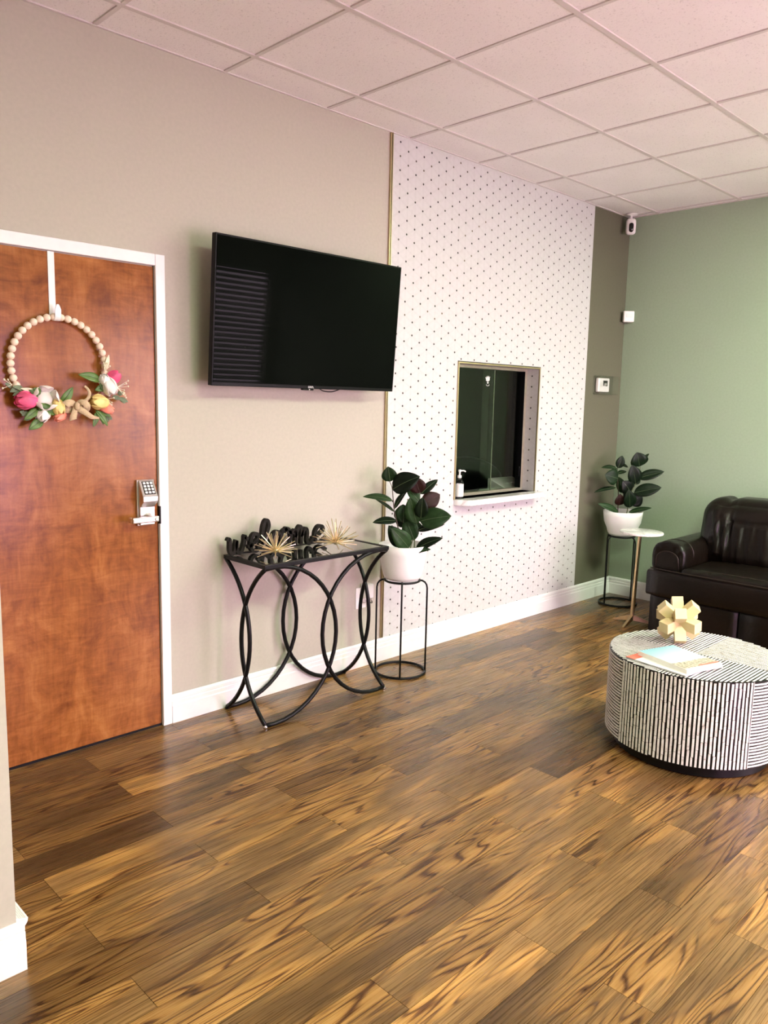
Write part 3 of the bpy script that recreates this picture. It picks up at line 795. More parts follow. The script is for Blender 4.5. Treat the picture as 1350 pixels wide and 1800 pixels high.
for y in (CYf + ix, CYb - ix):
    rel(arc_leg((CX0_ + ix, y, zt_), (CX0_ + ix, y, zb_), (1, 0, 0), .435), ct)
    rel(arc_leg((CX1_ - ix, y, zt_), (CX1_ - ix, y, zb_), (-1, 0, 0), .435), ct)
for x in (CX0_ + ix, CX1_ - ix):
    rel(arc_leg((x, CYf + ix, zt_), (x, CYf + ix, zb_), (0, 1, 0), .195), ct)
    rel(arc_leg((x, CYb - ix, zt_), (x, CYb - ix, zb_), (0, -1, 0), .195), ct)
for x in (CX0_ + ix, CX1_ - ix):
    for y in (CYf + ix, CYb - ix):
        rel(G().lathe([(.009, 0), (.011, .003), (.011, .008), (.008, .016)], (x, y, 0), 14).obj('foot', 'satin_steel' if y < -.2 else 'black_metal', None, True), ct)

# welcome sign: script strokes with thickness
LET = {
 'w': [[(0,.78),(.04,.9),(.10,.75),(.10,.25),(.2,.02),(.32,.2),(.40,.75),(.42,.30),(.52,.02),(.66,.15),(.78,.6),(.80,.95),(.86,.85),(.98,.75)]],
 'e': [[(0,.30),(.35,.42),(.75,.72),(.70,.98),(.42,.98),(.22,.6),(.28,.15),(.6,.0),(1.0,.25)]],
 'l': [[(0,.15),(.45,.6),(.85,1.25),(.80,1.62),(.60,1.66),(.42,1.3),(.34,.6),(.40,.1),(.65,.0),(1.0,.25)]],
 'c': [[(.85,.80),(.72,.98),(.42,.92),(.18,.5),(.25,.12),(.6,.0),(1.0,.25)]],
 'o': [[(.55,.98),(.22,.82),(.12,.4),(.32,.02),(.65,.08),(.82,.5),(.68,.92),(.45,.98),(.55,.78),(1.0,.72)]],
 'm': [[(0,.75),(.10,.95),(.14,.5),(.12,.02)],[(.13,.5),(.24,.95),(.36,1.15),(.44,.9),(.42,.05)],[(.43,.5),(.56,.9),(.68,.95),(.74,.7),(.72,.2),(.84,.0),(1.0,.25)]],
}
spans = [('w',-3.785,-3.665),('e',-3.672,-3.590),('l',-3.612,-3.535),('c',-3.545,-3.468),('o',-3.480,-3.392),('m',-3.395,-3.265),('e',-3.270,-3.170)]
sg = G(); SW, SD = .0088, .022
def stroke(pts2, x0, x1, z0, hz, y):
    P2 = catmull([(x0 + (x1 - x0) * u, 0, z0 + hz * v) for u, v in pts2], 7)
    n = len(P2); vs = []; fs = []
    for i, p in enumerate(P2):
        t = (P2[min(i + 1, n - 1)] - P2[max(i - 1, 0)])
        t.normalize(); nr = Vector((-t.z, 0, t.x)) * SW
        for q in (p + nr, p - nr):
            vs.append(q + Vector((0, y, 0))); vs.append(q + Vector((0, y + SD, 0)))
    for i in range(n - 1):
        a = 4 * i; b_ = a + 4
        fs += [(a, a + 2, b_ + 2, b_), (a + 1, b_ + 1, b_ + 3, a + 3), (a, b_, b_ + 1, a + 1), (a + 2, a + 3, b_ + 3, b_ + 2)]
    fs += [(0, 1, 3, 2), (4 * n - 4, 4 * n - 2, 4 * n - 1, 4 * n - 3)]
    sg.add(vs, fs)
for i, (ch, x0, x1) in enumerate(spans):
    z0 = CZ + SW + (0.0 if ch != 'o' else .010)
    for st_ in LET[ch]: stroke(st_, x0, x1, z0, .085 if ch != 'l' else .088, -.092 - .0004 * i)
tag(sg.obj('welcome_sign', 'black_wood'), 'black wooden script sign reading welcome on the console table', 'sign')

# gold starbursts
def starburst(c, seed, label, rad):
    rnd = random.Random(seed)
    t = thing('starburst_ornament', label, 'ornament', (c[0], c[1], CZ), 'gold starbursts on the console table')
    bm = bmesh.new(); bmesh.ops.create_icosphere(bm, subdivisions=2, radius=.013)
    me = bpy.data.meshes.new('core'); bm.to_mesh(me); bm.free(); me.materials.append(mat('gold'))
    for p in me.polygons: p.use_smooth = True
    zc = c[2] - CZ
    o = bpy.data.objects.new('core', me); COL.objects.link(o); o.parent = t; o.location = (0, 0, zc)
    n = 46
    for i in range(n):
        z = 1 - (i + .5) / n * 1.28; ph = i * 2.39996 + rnd.uniform(-.25, .25)
        z = max(-.27, min(1, z + rnd.uniform(-.05, .05)))
        d = Vector((math.sqrt(1 - z * z) * math.cos(ph), math.sqrt(1 - z * z) * math.sin(ph), z))
        ln = rad * rnd.uniform(.85, 1.08)
        if d.z < 0: ln = min(ln, (zc - .003) / -d.z)
        G().tube([Vector((0, 0, zc)) + d * .008, Vector((0, 0, zc)) + d * ln], [.0026, .0019], 5).obj('spike', 'gold', t)
starburst((-3.625, -.250, .820), 3, 'small gold starburst ornament at the left front of the console table', .100)
starburst((-3.255, -.265, .822), 5, 'larger gold starburst ornament at the right of the console table', .118)

# ---------------------------------------------------------------- plant stands, pots, rubber plants
def plant_stand(cx, cy, rot, label):
    t = thing('plant_stand', label, 'plant stand', (cx, cy, 0), 'black wire plant stands')
    R0, R1, ZT = .143, .099, .540
    G().tube([(R0 * math.cos(a), R0 * math.sin(a), .008) for a in [2*PI*i/48 for i in range(48)]], .0075, 6, closed=True).obj('base_ring', 'black_metal', t, True)
    G().tube([(R1 * math.cos(a), R1 * math.sin(a), ZT) for a in [2*PI*i/40 for i in range(40)]], .0070, 6, closed=True).obj('top_ring', 'black_metal', t, True)
    for q in range(4):
        a = rot + q * PI / 2; u = Vector((math.cos(a), math.sin(a), 0))
        pts = [u * R0 + Vector((0, 0, .008)), u * R0 + Vector((0, 0, .25)), u * R0 + Vector((0, 0, ZT - .045)), u * (R0 - .004) + Vector((0, 0, ZT - .025)), u * (R0 - .014) + Vector((0, 0, ZT - .010)), u * (R0 - .030) + Vector((0, 0, ZT - .001)), u * R1 + Vector((0, 0, ZT))]
        G().tube(pts, .0054, 7).obj('leg', 'black_metal', t, True)
    return t
def rubber_plant(cx, cy, label, stems, leaves, unit, org, seed, rz, rr):
    """stems and leaves sit around the pot; org/unit scale a local frame facing the room"""
    rnd = random.Random(seed)
    t = thing('potted_rubber_plant', label, 'potted plant', (cx, cy, .546), 'rubber plants in white pots')
    prof = [(.0, 0), (.086, 0), (.098, .006), (.108, .022), (.119, .06), (rr - .011, .105), (rr - .004, .155), (rr, rz), (rr - .006, rz + .001), (rr - .012, .150), (.118, .10), (.110, .085)]
    G().lathe(prof[1:], (0, 0, 0), 48, capb=True, capt=False).obj('pot', 'white_ceramic', t, True)
    G().lathe([(.104, .092), (.0, .098)], (0, 0, 0), 32, capb=False, capt=False).obj('soil', 'soil', t, True)
    ex = Vector((.713, -.701, 0)); ez = Vector((0, 0, 1)); ey = Vector((.701, .713, 0))
    def pt(u, v, dep=0.0): return ex * ((u - org[0]) * unit) + ez * ((org[1] - v) * unit) + ey * dep
    for q, (dep, sp) in enumerate(stems):
        pts = catmull([pt(u, v, dep * (1 + .2 * i)) for i, (u, v) in enumerate(sp)], 5)
        n = len(pts)
        G().tube(pts, [.0042 - .0024 * i / n for i in range(n)], 6).obj('stem', 'stem_green' if q else 'stem_brown', t, True)
    for (b0, t0, wd, dep, tip, tilt, kind) in leaves:
        Bp = pt(*b0, dep); Tp = pt(*t0, dep + tip); Tp = Bp + (Tp - Bp) * 1.05
        d = (Tp - Bp).normalized()
        nh = (-ey * math.cos(tilt) + ez * math.sin(tilt) * 1.0)
        o_m = {'g': ('rubber_leaf', 'rubber_leaf_under'), 'r': ('rubber_leaf_under', 'rubber_leaf')}[kind]
        vs, fs, mi = leaf_geo(Bp, Tp, wd * 1.16 * unit, nh, droop=rnd.uniform(.04, .10), fold=rnd.uniform(.10, .25), shape=.82, n=10)
        o = mk('leaf', vs, fs, None, t, True, list(o_m), mi)
        n = 10; cols = 5
        pv = [Vector(vs[i * cols + 2]) + nh.normalized() * .0006 for i in range(n + 1)]
        v = G().tube(pv, [.0018 * (1 - .7 * i / n) for i in range(n + 1)], 5).obj('midrib', 'leaf_vein' if kind == 'g' else 'stem_brown', o, True)
        # short stalk
    return t
plant_stand(-2.715, -.223, math.radians(223.8), 'black wire plant stand beside the console table')
plant_stand(-.280, -.246, math.radians(223.8 + 32), 'black wire plant stand in the corner by the green wall')
S1 = [(-.02, [(650,1290),(630,1100),(560,820),(530,690),(500,420),(465,320)]), (.02, [(810,1290),(820,950),(860,700),(868,450),(862,380)]), (-.04, [(735,1290),(760,1150),(785,1060)])]
L1 = [((470,330),(440,140),175,0,-.01,.3,'g'), ((500,430),(835,250),245,-.02,-.03,.5,'g'), ((510,575),(140,525),105,-.01,-.03,.9,'g'), ((535,730),(300,590),55,.01,.04,1.2,'g'),
      ((535,690),(695,455),75,.01,.03,1.2,'g'), ((570,835),(270,850),110,-.02,-.04,.8,'g'), ((862,470),(790,265),185,0,-.02,.1,'r'), ((875,490),(1090,310),100,.02,.03,.5,'g'),
      ((860,590),(700,430),120,.02,.02,.5,'g'), ((880,790),(890,520),150,-.03,-.03,.2,'g'), ((900,640),(1125,505),195,.03,.03,.1,'r'), ((870,835),(1250,745),250,-.03,-.04,.5,'g'),
      ((840,965),(1175,870),125,-.01,-.02,.9,'g'), ((830,870),(735,535),210,-.02,-.02,.15,'g'), ((660,880),(650,650),215,.03,.02,.1,'g'), ((655,1170),(470,900),190,-.03,-.03,.3,'g'),
      ((735,1180),(510,915),195,-.06,-.05,.35,'g'), ((810,1110),(690,830),190,.02,.02,.1,'g'), ((825,1205),(1150,1035),120,-.03,-.05,.6,'g'), ((735,1245),(1000,1180),95,-.07,-.02,.9,'g'), ((720,900),(560,860),130,.05,.03,.2,'g'), ((840,1010),(850,880),120,.05,.03,.2,'g')]
rubber_plant(-2.715, -.223, 'rubber plant in a white pot on the stand beside the console table', S1, L1, .1333 / 312, (660, 1620), 11, .200, .138)
S2 = [(0, [(485,1180),(470,800),(440,520),(430,380)]), (-.02, [(605,1180),(650,800),(730,600),(772,360)])]
L2 = [((440,400),(495,210),120,0,0,.2,'g'), ((430,405),(175,392),80,0,-.03,.9,'g'), ((440,560),(225,500),225,-.02,-.03,.2,'g'), ((430,705),(85,780),70,0,-.03,.9,'g'), ((430,490),(590,455),70,0,.03,.9,'g'),
      ((770,365),(705,150),245,-.01,-.02,.1,'g'), ((820,260),(922,168),40,.0,.02,.8,'g'), ((750,550),(1115,435),145,-.02,-.03,.5,'g'), ((690,775),(1060,675),180,-.04,-.05,.4,'g'), ((715,630),(630,350),200,-.03,-.02,.2,'g'),
      ((610,385),(465,335),55,.02,.02,.9,'g'), ((650,770),(500,600),205,-.02,-.03,.2,'g'), ((660,960),(860,830),200,0,.03,.1,'g'), ((640,1010),(580,730),180,-.04,-.04,.2,'g'), ((480,980),(470,800),150,-.02,-.03,.2,'r'),
      ((480,1085),(145,960),100,-.02,-.03,.6,'g'), ((625,1085),(940,1000),80,-.04,-.04,.8,'g'), ((720,650),(815,540),100,.02,.03,.2,'g'), ((560,800),(500,560),140,.03,.03,.1,'g'), ((600,900),(690,760),150,.02,.02,.1,'g')]
rubber_plant(-.280, -.246, 'dark rubber plant in a white pot in the corner by the green wall', S2, L2, .1111 / 226, (565, 1460), 12, .190, .150)

# ---------------------------------------------------------------- small round side table
dt = thing('drink_table', 'slim brass pedestal table with round white marble top beside the sofa', 'side table', (-.750, -.620, 0))
G().lathe([(.135, 0), (.146, .003), (.148, .010), (.146, .016), (.140, .018)], (0.02, -.02, .655), 48).obj('marble_top', 'marble', dt, auto=40)
G().tube([(0, 0, .045), (.005, -.005, .35), (.012, -.012, .655)], [.0150, .0140, .0130], 8).obj('pole', 'brass_dull', dt)
for fx, fy in ((-.733 + .750, -.462 + .620), (-.851 + .750, -.630 + .620), (-.674 + .750 + .02, -.724 + .620)):
    d = Vector((fx, fy, 0)).normalized(); sd = Vector((-d.y, d.x, 0)); ln = .155
    vs = []
    for tt, z0, z1, hw in ((0, .030, .072, .011), (1, 0, .010, .008)):
        for zz in (z0, z1):
            for s_ in (-1, 1): vs.append(d * (ln * tt) + sd * (hw * s_) + Vector((0, 0, zz)))
    G().add(vs, [(0,1,3,2),(4,6,7,5),(0,4,5,1),(2,3,7,6),(0,2,6,4),(1,5,7,3)]).obj('leg', 'brass_dull', dt)

# ---------------------------------------------------------------- rounded soft shapes (sofa)
def softbox(a, b, r, n=14, bulge=(0, 0, 0), disp=None):
    """rounded box from corner a to b, optional crown per axis"""
    a = Vector(a); b = Vector(b); c = (a + b) / 2; h = (b - a) / 2
    bm = bmesh.new(); bmesh.ops.create_cube(bm, size=2.0)
    bmesh.ops.subdivide_edges(bm, edges=bm.edges[:], cuts=n, use_grid_fill=True)
    inner = Vector((max(h.x - r, 0), max(h.y - r, 0), max(h.z - r, 0)))
    for v in bm.verts:
        p = Vector(v.co); u = p.copy()
        # concentrate samples near the edges
        q = Vector([math.copysign(abs(x) ** 0.8, x) for x in p])
        w_ = Vector((q.x * h.x, q.y * h.y, q.z * h.z))
        cl = Vector([max(-inner[i], min(inner[i], w_[i])) for i in range(3)])
        d = w_ - cl
        w2 = cl + d.normalized() * r if d.length > 1e-9 else w_
        for i in range(3):
            j, k = (i + 1) % 3, (i + 2) % 3
            w2[i] += bulge[i] * (1 if u[i] > 0 else -1) * abs(u[i]) ** 3 * (1 - u[j] ** 2) * (1 - u[k] ** 2)
        co = c + w2
        if disp: co = disp(co, d.normalized() if d.length > 1e-9 else Vector((0, 0, 0)))
        v.co = co
    bmesh.ops.recalc_face_normals(bm, faces=bm.faces)
    return bm
def soft(name, a, b, r, parent, n=14, bulge=(0, 0, 0), disp=None, mt='leather'):
    bm = softbox(a, b, r, n, bulge, disp)
    me = bpy.data.meshes.new(name); bm.to_mesh(me); bm.free(); me.materials.append(mat(mt))
    for p in me.polygons: p.use_smooth = True
    o = bpy.data.objects.new(name, me); COL.objects.link(o); rel(o, parent); return o
so = thing('sofa', 'dark brown leather sofa against the green wall', 'sofa', (-.5, -1.78, 0))
YA, YB = -.805, -2.75
soft('base_panel', (-.925, -1.415, .015), (-.08, YA - .02, .30), .015, so, 6)
soft('base_panel', (-.925, YB + .02, .015), (-.08, -1.418, .30), .015, so, 6)
soft('seat_platform', (-.972, YB, .285), (-.12, YA, .472), .030, so, 14, (.01, 0, .004))
ridge = lambda p, y0, z0, y1, z1, wd: math.exp(-(((p.y - (y0 + (y1 - y0) * max(0, min(1, (p.z - z0) / (z1 - z0))))) / wd) ** 2)) * (1 if min(z0, z1) - .03 < p.z < max(z0, z1) + .03 else math.exp(-((min(abs(p.z - z0), abs(p.z - z1)) - .03) / .02) ** 2))
def seatw(p, n):
    if p.z > .47:
        p = p + Vector((0, 0, .004 * math.sin(p.y * 60 + 4 * p.x) * math.exp(-((p.x + .93) / .05) ** 2)))
    return p
for y1, y0 in ((-1.035, -1.765), (-1.770, -2.50)):
    soft('seat_cushion', (-.955, y0, .43), (-.30, y1, .500), .028, so, 20, (.008, 0, .022), seatw)
# piping along the seat front edges
rel(G().tube(catmull([(-.940, YA - .02, .475), (-.962, -1.0, .474), (-.966, -1.4, .474), (-.966, -2.0, .474), (-.962, -2.6, .474)], 8), .0035, 6).obj('piping', 'leather_piping', None, True), so)
rel(G().tube(catmull([(-.88, -1.030, .487), (-.915, -1.075, .496), (-.922, -1.3, .507), (-.922, -1.5, .507), (-.918, -1.75, .500)], 8), .0030, 6).obj('piping', 'leather_piping', None, True), so)
# arms: lofted rolled profile
def arm(y0, y1, name='arm'):
    sgn = 1 if y1 > y0 else -1
    ym = (y0 + y1) / 2; hw = abs(y1 - y0) / 2
    vs = []; fs = []; n = 28
    secs = [(-.909, .62, .55), (-.914, .78, .7), (-.911, .90, .75), (-.900, .97, .92), (-.875, 1.0, 1.0), (-.82, 1.0, 1.0), (-.78, .985, .985), (-.74, .99, .99), (-.60, 1, 1.0), (-.40, 1, 1.0), (-.20, 1, 1.0), (-.08, .98, .98)]
    for (x, sc, _) in secs:
        for k in range(n):
            a = -PI * .5 + 2 * PI * k / n
            cy = math.cos(a); cz = math.sin(a)
            yy = ym + hw * sc * math.copysign(abs(cy) ** .75, cy)
            zz = .555 + (.105 * sc * math.copysign(abs(cz) ** .85, cz) if cz > 0 else .125 * math.copysign(abs(cz) ** .45, cz))
            wob = .004 * math.sin(9 * a + x * 13) if x < -.80 and cz > 0 else 0
            vs.append((x + (0 if x > -.87 else wob), yy, zz + wob))
    m = len(secs)
    for i in range(m - 1):
        for k in range(n): fs.append((i*n+k, i*n+(k+1)%n, (i+1)*n+(k+1)%n, (i+1)*n+k))
    fs.append(tuple(range(n))); fs.append(tuple((m-1)*n+k for k in range(n)))
    o = G().add(vs, fs).obj(name, 'leather', None, True); rel(o, so)
    # front panel and its piping
    pts = []
    for k in range(19):
        a = PI * k / 18
        pts.append((-.916, ym + hw * .64 * math.cos(a), .540 + .055 * math.sin(a)))
    pts = [(-.916, ym + hw * .70, .475)] + pts + [(-.916, ym - hw * .70, .475)]
    g = G(); g.add([Vector(p) for p in pts] + [Vector(p) + Vector((.02, 0, 0)) for p in pts], [tuple(range(len(pts))), tuple(range(2 * len(pts) - 1, len(pts) - 1, -1))] + [(i, i + 1, i + 1 + len(pts), i + len(pts)) for i in range(len(pts) - 1)])
    pn = g.obj('front_panel', 'leather', None); pn.parent = o
    pp = G().tube(pts, .0042, 6).obj('piping', 'leather_piping', None, True); pp.parent = o
    pts = []
    for k in range(15):
        a = -.1 + (PI + .2) * k / 14
        pts.append((-.78, ym + hw * .99 * math.copysign(abs(math.cos(a)) ** .75, math.cos(a)), .555 + .105 * math.copysign(abs(math.sin(a)) ** .85, math.sin(a))))
    pp = G().tube(pts, .0028, 6).obj('seam', 'leather_piping', None, True); pp.parent = o
arm(-1.045, -.810); arm(-2.745, -2.505)
def backw(p, n):
    if p.x < -.30:
        f = 0
        for (y0, z0, y1, z1, wd, am) in ((-1.10,.60,-1.06,.82,.018,.016), (-1.165,.50,-1.135,.76,.016,.018), (-1.20,.54,-1.20,.74,.014,.014), (-1.255,.52,-1.235,.72,.016,.016), (-1.315,.50,-1.305,.76,.016,.014), (-1.04,.66,-1.10,.80,.018,.010), (-1.42,.52,-1.40,.74,.02,.012), (-1.50,.55,-1.49,.72,.02,.012), (-1.60,.52,-1.62,.76,.02,.012), (-1.70,.55,-1.68,.72,.02,.012)):
            f += 1.7 * am * ridge(p, y0, z0, y1, z1, wd)
        # seam: vertical valley then horizontal valley
        f -= .022 * ridge(p, -1.185, .48, -1.145, .93, .012)
        if p.y < -1.14: f -= .012 * math.exp(-((p.z - .785) / .012) ** 2)
        p = p + Vector((-f, 0, 0))
    if p.z > .88:
        p = p - Vector((0, 0, .022 * math.exp(-((p.y + 1.10) / .028) ** 2)))
    lean = (p.z - .46) * .22
    return p + Vector((lean, 0, 0))
def backw2(p, n):
    q = backw(Vector((p.x, p.y + .85, p.z)), n); return Vector((q.x, q.y - .85, q.z))
soft('back_cushion', (-.56, -1.765, .455), (-.22, -.925, .925), .115, so, 46, (.035, .0, .012), backw)
soft('back_cushion', (-.56, -2.615, .455), (-.22, -1.775, .925), .115, so, 30, (.035, .0, .012), backw2)
soft('back_frame', (-.24, YB + .05, .25), (-.055, -.90, .86), .06, so, 10)

# ---------------------------------------------------------------- drum table with bone inlay
OC = Vector((-2.42, -1.80, 0)); OR, OZB, OZT = .378, .058, .438
ot = thing('drum_coffee_table', 'round black and white striped inlay drum coffee table', 'coffee table', OC)
G().lathe([(.325, 0), (.335, .006), (.335, OZB + .01)], n=64).obj('plinth', 'black_metal', ot, auto=40)
G().lathe([(OR - .012, OZB), (OR - .003, OZB + .004), (OR - .001, OZB + .012), (OR - .001, OZT - .003), (OR - .003, OZT - .0008), (OR - .006, OZT)], n=96).obj('body', 'resin_black', ot, auto=30)
rnd = random.Random(4)
PB = [math.radians(a) for a in (62, 152, 240, 331)]
def strip_side(g, a0, a1, z0, z1, skew=0.0):
    nseg = max(1, int(abs(a1 - a0) / .035)); r0, r1 = OR - .0012, OR + .0006
    vs = []; fs = []
    for i in range(nseg + 1):
        a = a0 + (a1 - a0) * i / nseg
        for r in (r0, r1):
            for z, sk in ((z0, 0), (z1, skew)): vs.append(((r) * math.cos(a + sk), r * math.sin(a + sk), z))
    for i in range(nseg):
        q = 4 * i; p = q + 4
        fs += [(q + 2, p + 2, p + 3, q + 3), (q, q + 2, q + 3, q + 1) if i == 0 else (q + 1, q + 3, p + 3, p + 1), (q, p, p + 2, q + 2), (q + 1, q + 3, p + 3, p + 1)]
    q = 4 * nseg; fs += [(q, q + 1, q + 3, q + 2)]
    g.add(vs, fs)
for s_ in range(4):
    a0, a1 = PB[s_], PB[(s_ + 1) % 4]
    if a1 < a0: a1 += 2 * PI
    g = G()
    if s_ in (1, 3):      # upright strips
        n = 34; da = (a1 - a0) / n
        for i in range(n):
            z = OZB + .004 - rnd.uniform(0, .05)
            while z < OZT - .006:
                ln = rnd.uniform(.035, .095); za, zb = max(z, OZB + .004), min(z + ln, OZT - .0015)
                if zb - za > .006:
                    j = rnd.uniform(-.05, .05) * da
                    strip_side(g, a0 + da * (i + .24) + j, a0 + da * (i + .77) + j + rnd.uniform(-.06, .04) * da, za, zb - .0018, rnd.uniform(-.05, .05) * da)
                z += ln
    else:                 # level strips
        n = 27; dzr = (OZT - OZB - .012) / n
        for i in range(n):
            a = a0 + .004 - rnd.uniform(0, .1)
            while a < a1 - .008:
                ln = rnd.uniform(.10, .28); aa, ab = max(a, a0 + .006), min(a + ln, a1 - .006)
                if ab - aa > .02:
                    z = OZB + .006 + dzr * i + rnd.uniform(-.06, .06) * dzr
                    strip_side(g, aa, ab - .006, z + dzr * .24, z + dzr * .76)
                a += ln
    # thin border strips at the panel edge
    strip_side(g, a0 + .001, a0 + .006, OZB + .004, OZT - .0015)
    o = g.obj('inlay_panel', 'bone', ot); o['kind'] = 'stuff'; o['label'] = 'upright bone inlay strips' if s_ in (1, 3) else 'level bone inlay strips'
RT = OR - .003
for qx, qy in ((1, 1), (-1, 1), (-1, -1), (1, -1)):
    g = G(); along_x = (qx * qy > 0); pitch = .0150; n = int(RT / pitch)
    for i in range(n + 1):
        c0 = .002 + pitch * i; c1 = c0 + pitch * .53
        if c1 >= RT: break
        lim = math.sqrt(RT * RT - c1 * c1); p = .002 - rnd.uniform(0, .05)
        while p < lim:
            ln = rnd.uniform(.035, .10); pa_, pb_ = max(p, .002), min(p + ln - .0016, lim)
            if pb_ - pa_ > .005:
                j = rnd.uniform(-.05, .05) * pitch
                if along_x: x0, x1, y0, y1 = pa_, pb_, c0 + j, c1 + j
                else: x0, x1, y0, y1 = c0 + j, c1 + j, pa_, pb_
                xa, xb = sorted((x0 * qx, x1 * qx)); ya, yb = sorted((y0 * qy, y1 * qy))
                g.box((xa, ya, OZT - .001), (xb, yb, OZT + .0008))
            p += ln
    o = g.obj('inlay_panel', 'bone', ot); o['kind'] = 'stuff'; o['label'] = 'bone inlay strips of one top quarter'

# books on the drum table
ZK = OZT + .001
def place(o, loc, rz):
    o.location = loc; o.rotation_euler = (0, 0, rz); return o
mg = thing('magazine', 'thin magazine with coral cover edge under the pale blue book', 'magazine', (0, 0, 0))
box('pages', (-.115, -.145, .0005), (.115, .145, .006), 'paper_grey', mg)
box('cover', (-.116, -.146, .006), (.116, .100, .0072), 'paper', mg)
box('cover_band', (-.116, .100, .006), (.116, .147, .0074), 'coral_cover', mg)
place(mg, (-2.640, -1.785, ZK), math.radians(-8))
bk = thing('book', 'pale blue and white paperback book on the drum table', 'book', (0, 0, 0))
box('pages', (-.105, -.135, .001), (.105, .135, .017), 'paper', bk)
box('cover', (-.107, -.137, .017), (.107, .137, .0185), 'book_cover', bk)
box('back_cover', (-.107, -.137, 0), (.107, .137, .001), 'paper', bk)
box('spine', (-.1085, -.137, 0), (-.105, .137, .0185), 'paper', bk)
box('title_bar', (-.010, -.118, .0185), (.105, -.108, .0189), 'coral_cover', bk)
place(bk, (-2.612, -1.812, ZK + .0075), math.radians(-17.5))

# geometric sculpture: crossing square bars
sc = thing('geometric_sculpture', 'cream interlocking block sculpture on the drum table', 'sculpture', (-2.325, -1.665, ZK))
RS, HS = .108, .0255
_v = Vector((-3.57, -1.55, 1.04)).normalized(); _a = Vector((_v.y, -_v.x, 0)).normalized() * -1; _b = _v.cross(_a) * -1
if _b.z < 0: _b = -_b
if _a.y > 0: _a = -_a
_t1 = (_v * .985 + (_a * .3 + _b * .9) * .30).normalized(); _w = (_a * .72 + _b * .69); _t2 = (_w - _t1 * _w.dot(_t1)).normalized(); _t3 = _t1.cross(_t2)
_s1 = Vector((1, 1, 0)).normalized(); _s2 = (Vector((1, 0, 1)).normalized() - _s1 * .5).normalized(); _s3 = _s1.cross(_s2)
rotm = Matrix((_t1, _t2, _t3)).transposed() @ Matrix((_s1, _s2, _s3))
zmin = 1e9; allv = []
for d, s1 in (((1,1,0),(0,0,1)), ((1,-1,0),(0,0,1)), ((1,0,1),(0,1,0)), ((1,0,-1),(0,1,0)), ((0,1,1),(1,0,0)), ((0,1,-1),(1,0,0))):
    d = Vector(d).normalized(); s1 = Vector(s1); s2 = d.cross(s1)
    vs = []
    for t_ in (-RS, RS):
        for p, q in ((-1, -1), (1, -1), (1, 1), (-1, 1)):
            vs.append(rotm @ (d * t_ + s1 * HS * p * 1.0 + s2 * HS * q))
    allv.append(vs); zmin = min(zmin, min(v.z for v in vs))
for vs in allv:
    vs = [v - Vector((0, 0, zmin)) for v in vs]
    G().add(vs, [(0,3,2,1),(4,5,6,7),(0,1,5,4),(1,2,6,5),(2,3,7,6),(3,0,4,7)]).obj('bar', 'cream_ceramic', sc, bevel=.0012)

# ---------------------------------------------------------------- reception window
w1 = sroot('window_1', 'reception window with sliding glass panes in the dotted wall', 'window', ((OX0 + OX1) / 2, 0.10, OZ0))
g = G(); f_ = .018; y0, y1 = .092, .138
g.box((OX0, y0, OZ0), (OX0 + f_, y1, OZ1)); g.box((OX1 - f_ * 1.6, y0, OZ0), (OX1, y1, OZ1)); g.box((OX0 + f_, y0, OZ0), (OX1 - f_ * 1.6, y1, OZ0 + f_)); g.box((OX0 + f_, y0, OZ1 - f_), (OX1 - f_ * 1.6, y1, OZ1))
rel(g.obj('frame', 'champagne', bevel=.002), w1)
g = G(); g.box((OX1 - f_ * 1.6 - .004, y0 - .002, OZ0 + f_), (OX1 - f_ * 1.6, y1, OZ1 - f_)); rel(g.obj('channel', 'black_metal'), w1)
rel(box('pane', (OX0 + f_, .104, OZ0 + f_), (-1.515, .109, OZ1 - f_), 'pane_glass'), w1)
rel(box('pane_edge', (-1.515, .1035, OZ0 + f_), (-1.511, .1095, OZ1 - f_), 'leaf_grey'), w1)
rel(box('pane', (-1.613, .120, OZ0 + f_), (OX1 - f_ * 1.6, .125, OZ1 - f_), 'pane_glass'), w1)
rel(box('latch', (OX1 - f_ * 1.6 - .014, .098, OZ0 + .10), (OX1 - f_ * 1.6 - .004, .104, OZ0 + .17), 'black_metal', bevel=.001), w1)
# white emblem decal on the glass
em = G()
def petal2(cx, cz, ang_, ln, wd):
    pts = []
    for k in range(13):
        t = k / 12; pts.append((ln * t, wd * math.sin(PI * t)))
    for k in range(11, 0, -1):
        t = k / 12; pts.append((ln * t, -wd * math.sin(PI * t)))
    c_, s_ = math.cos(ang_), math.sin(ang_)
    em.prism(pts, lambda u, v, t: (cx + u * c_ - v * s_, .1035 - t, cz + u * s_ + v * c_), .0004)
for q in range(7): petal2(-1.588, 1.688, math.radians(35 + 20 * q), .040 if q not in (0, 6) else .026, .0042)
for q in range(3): petal2(-1.588, 1.672, math.radians(60 + 30 * q), .016, .005)
em.tube([(-1.588 + .016 * math.cos(a), .1032, 1.668 + .010 * math.sin(a)) for a in [PI + PI * i / 10 for i in range(11)]], .002, 5)
eo = em.obj('emblem', 'white_plastic'); rel(eo, w1)
# marble sill
sl = G(); poly = [(OX0 - .004, .092), (OX0 - .004, -.004), (OX0 + .0, -.030), (-1.985, -.088), (-1.955, -.100), (-1.138, -.100), (-1.132, -.094), (-1.132, -.0045), (OX1, -.0045), (OX1, .092)]
poly = [(x, max(y, -.1)) for x, y in poly]
sl.prism(poly, lambda u, v, t: (u, v, .8885 + t), .0365)
struct(sl.obj('trim_3', 'marble', bevel=.003), 'white marble sill shelf below the reception window', 'sill')
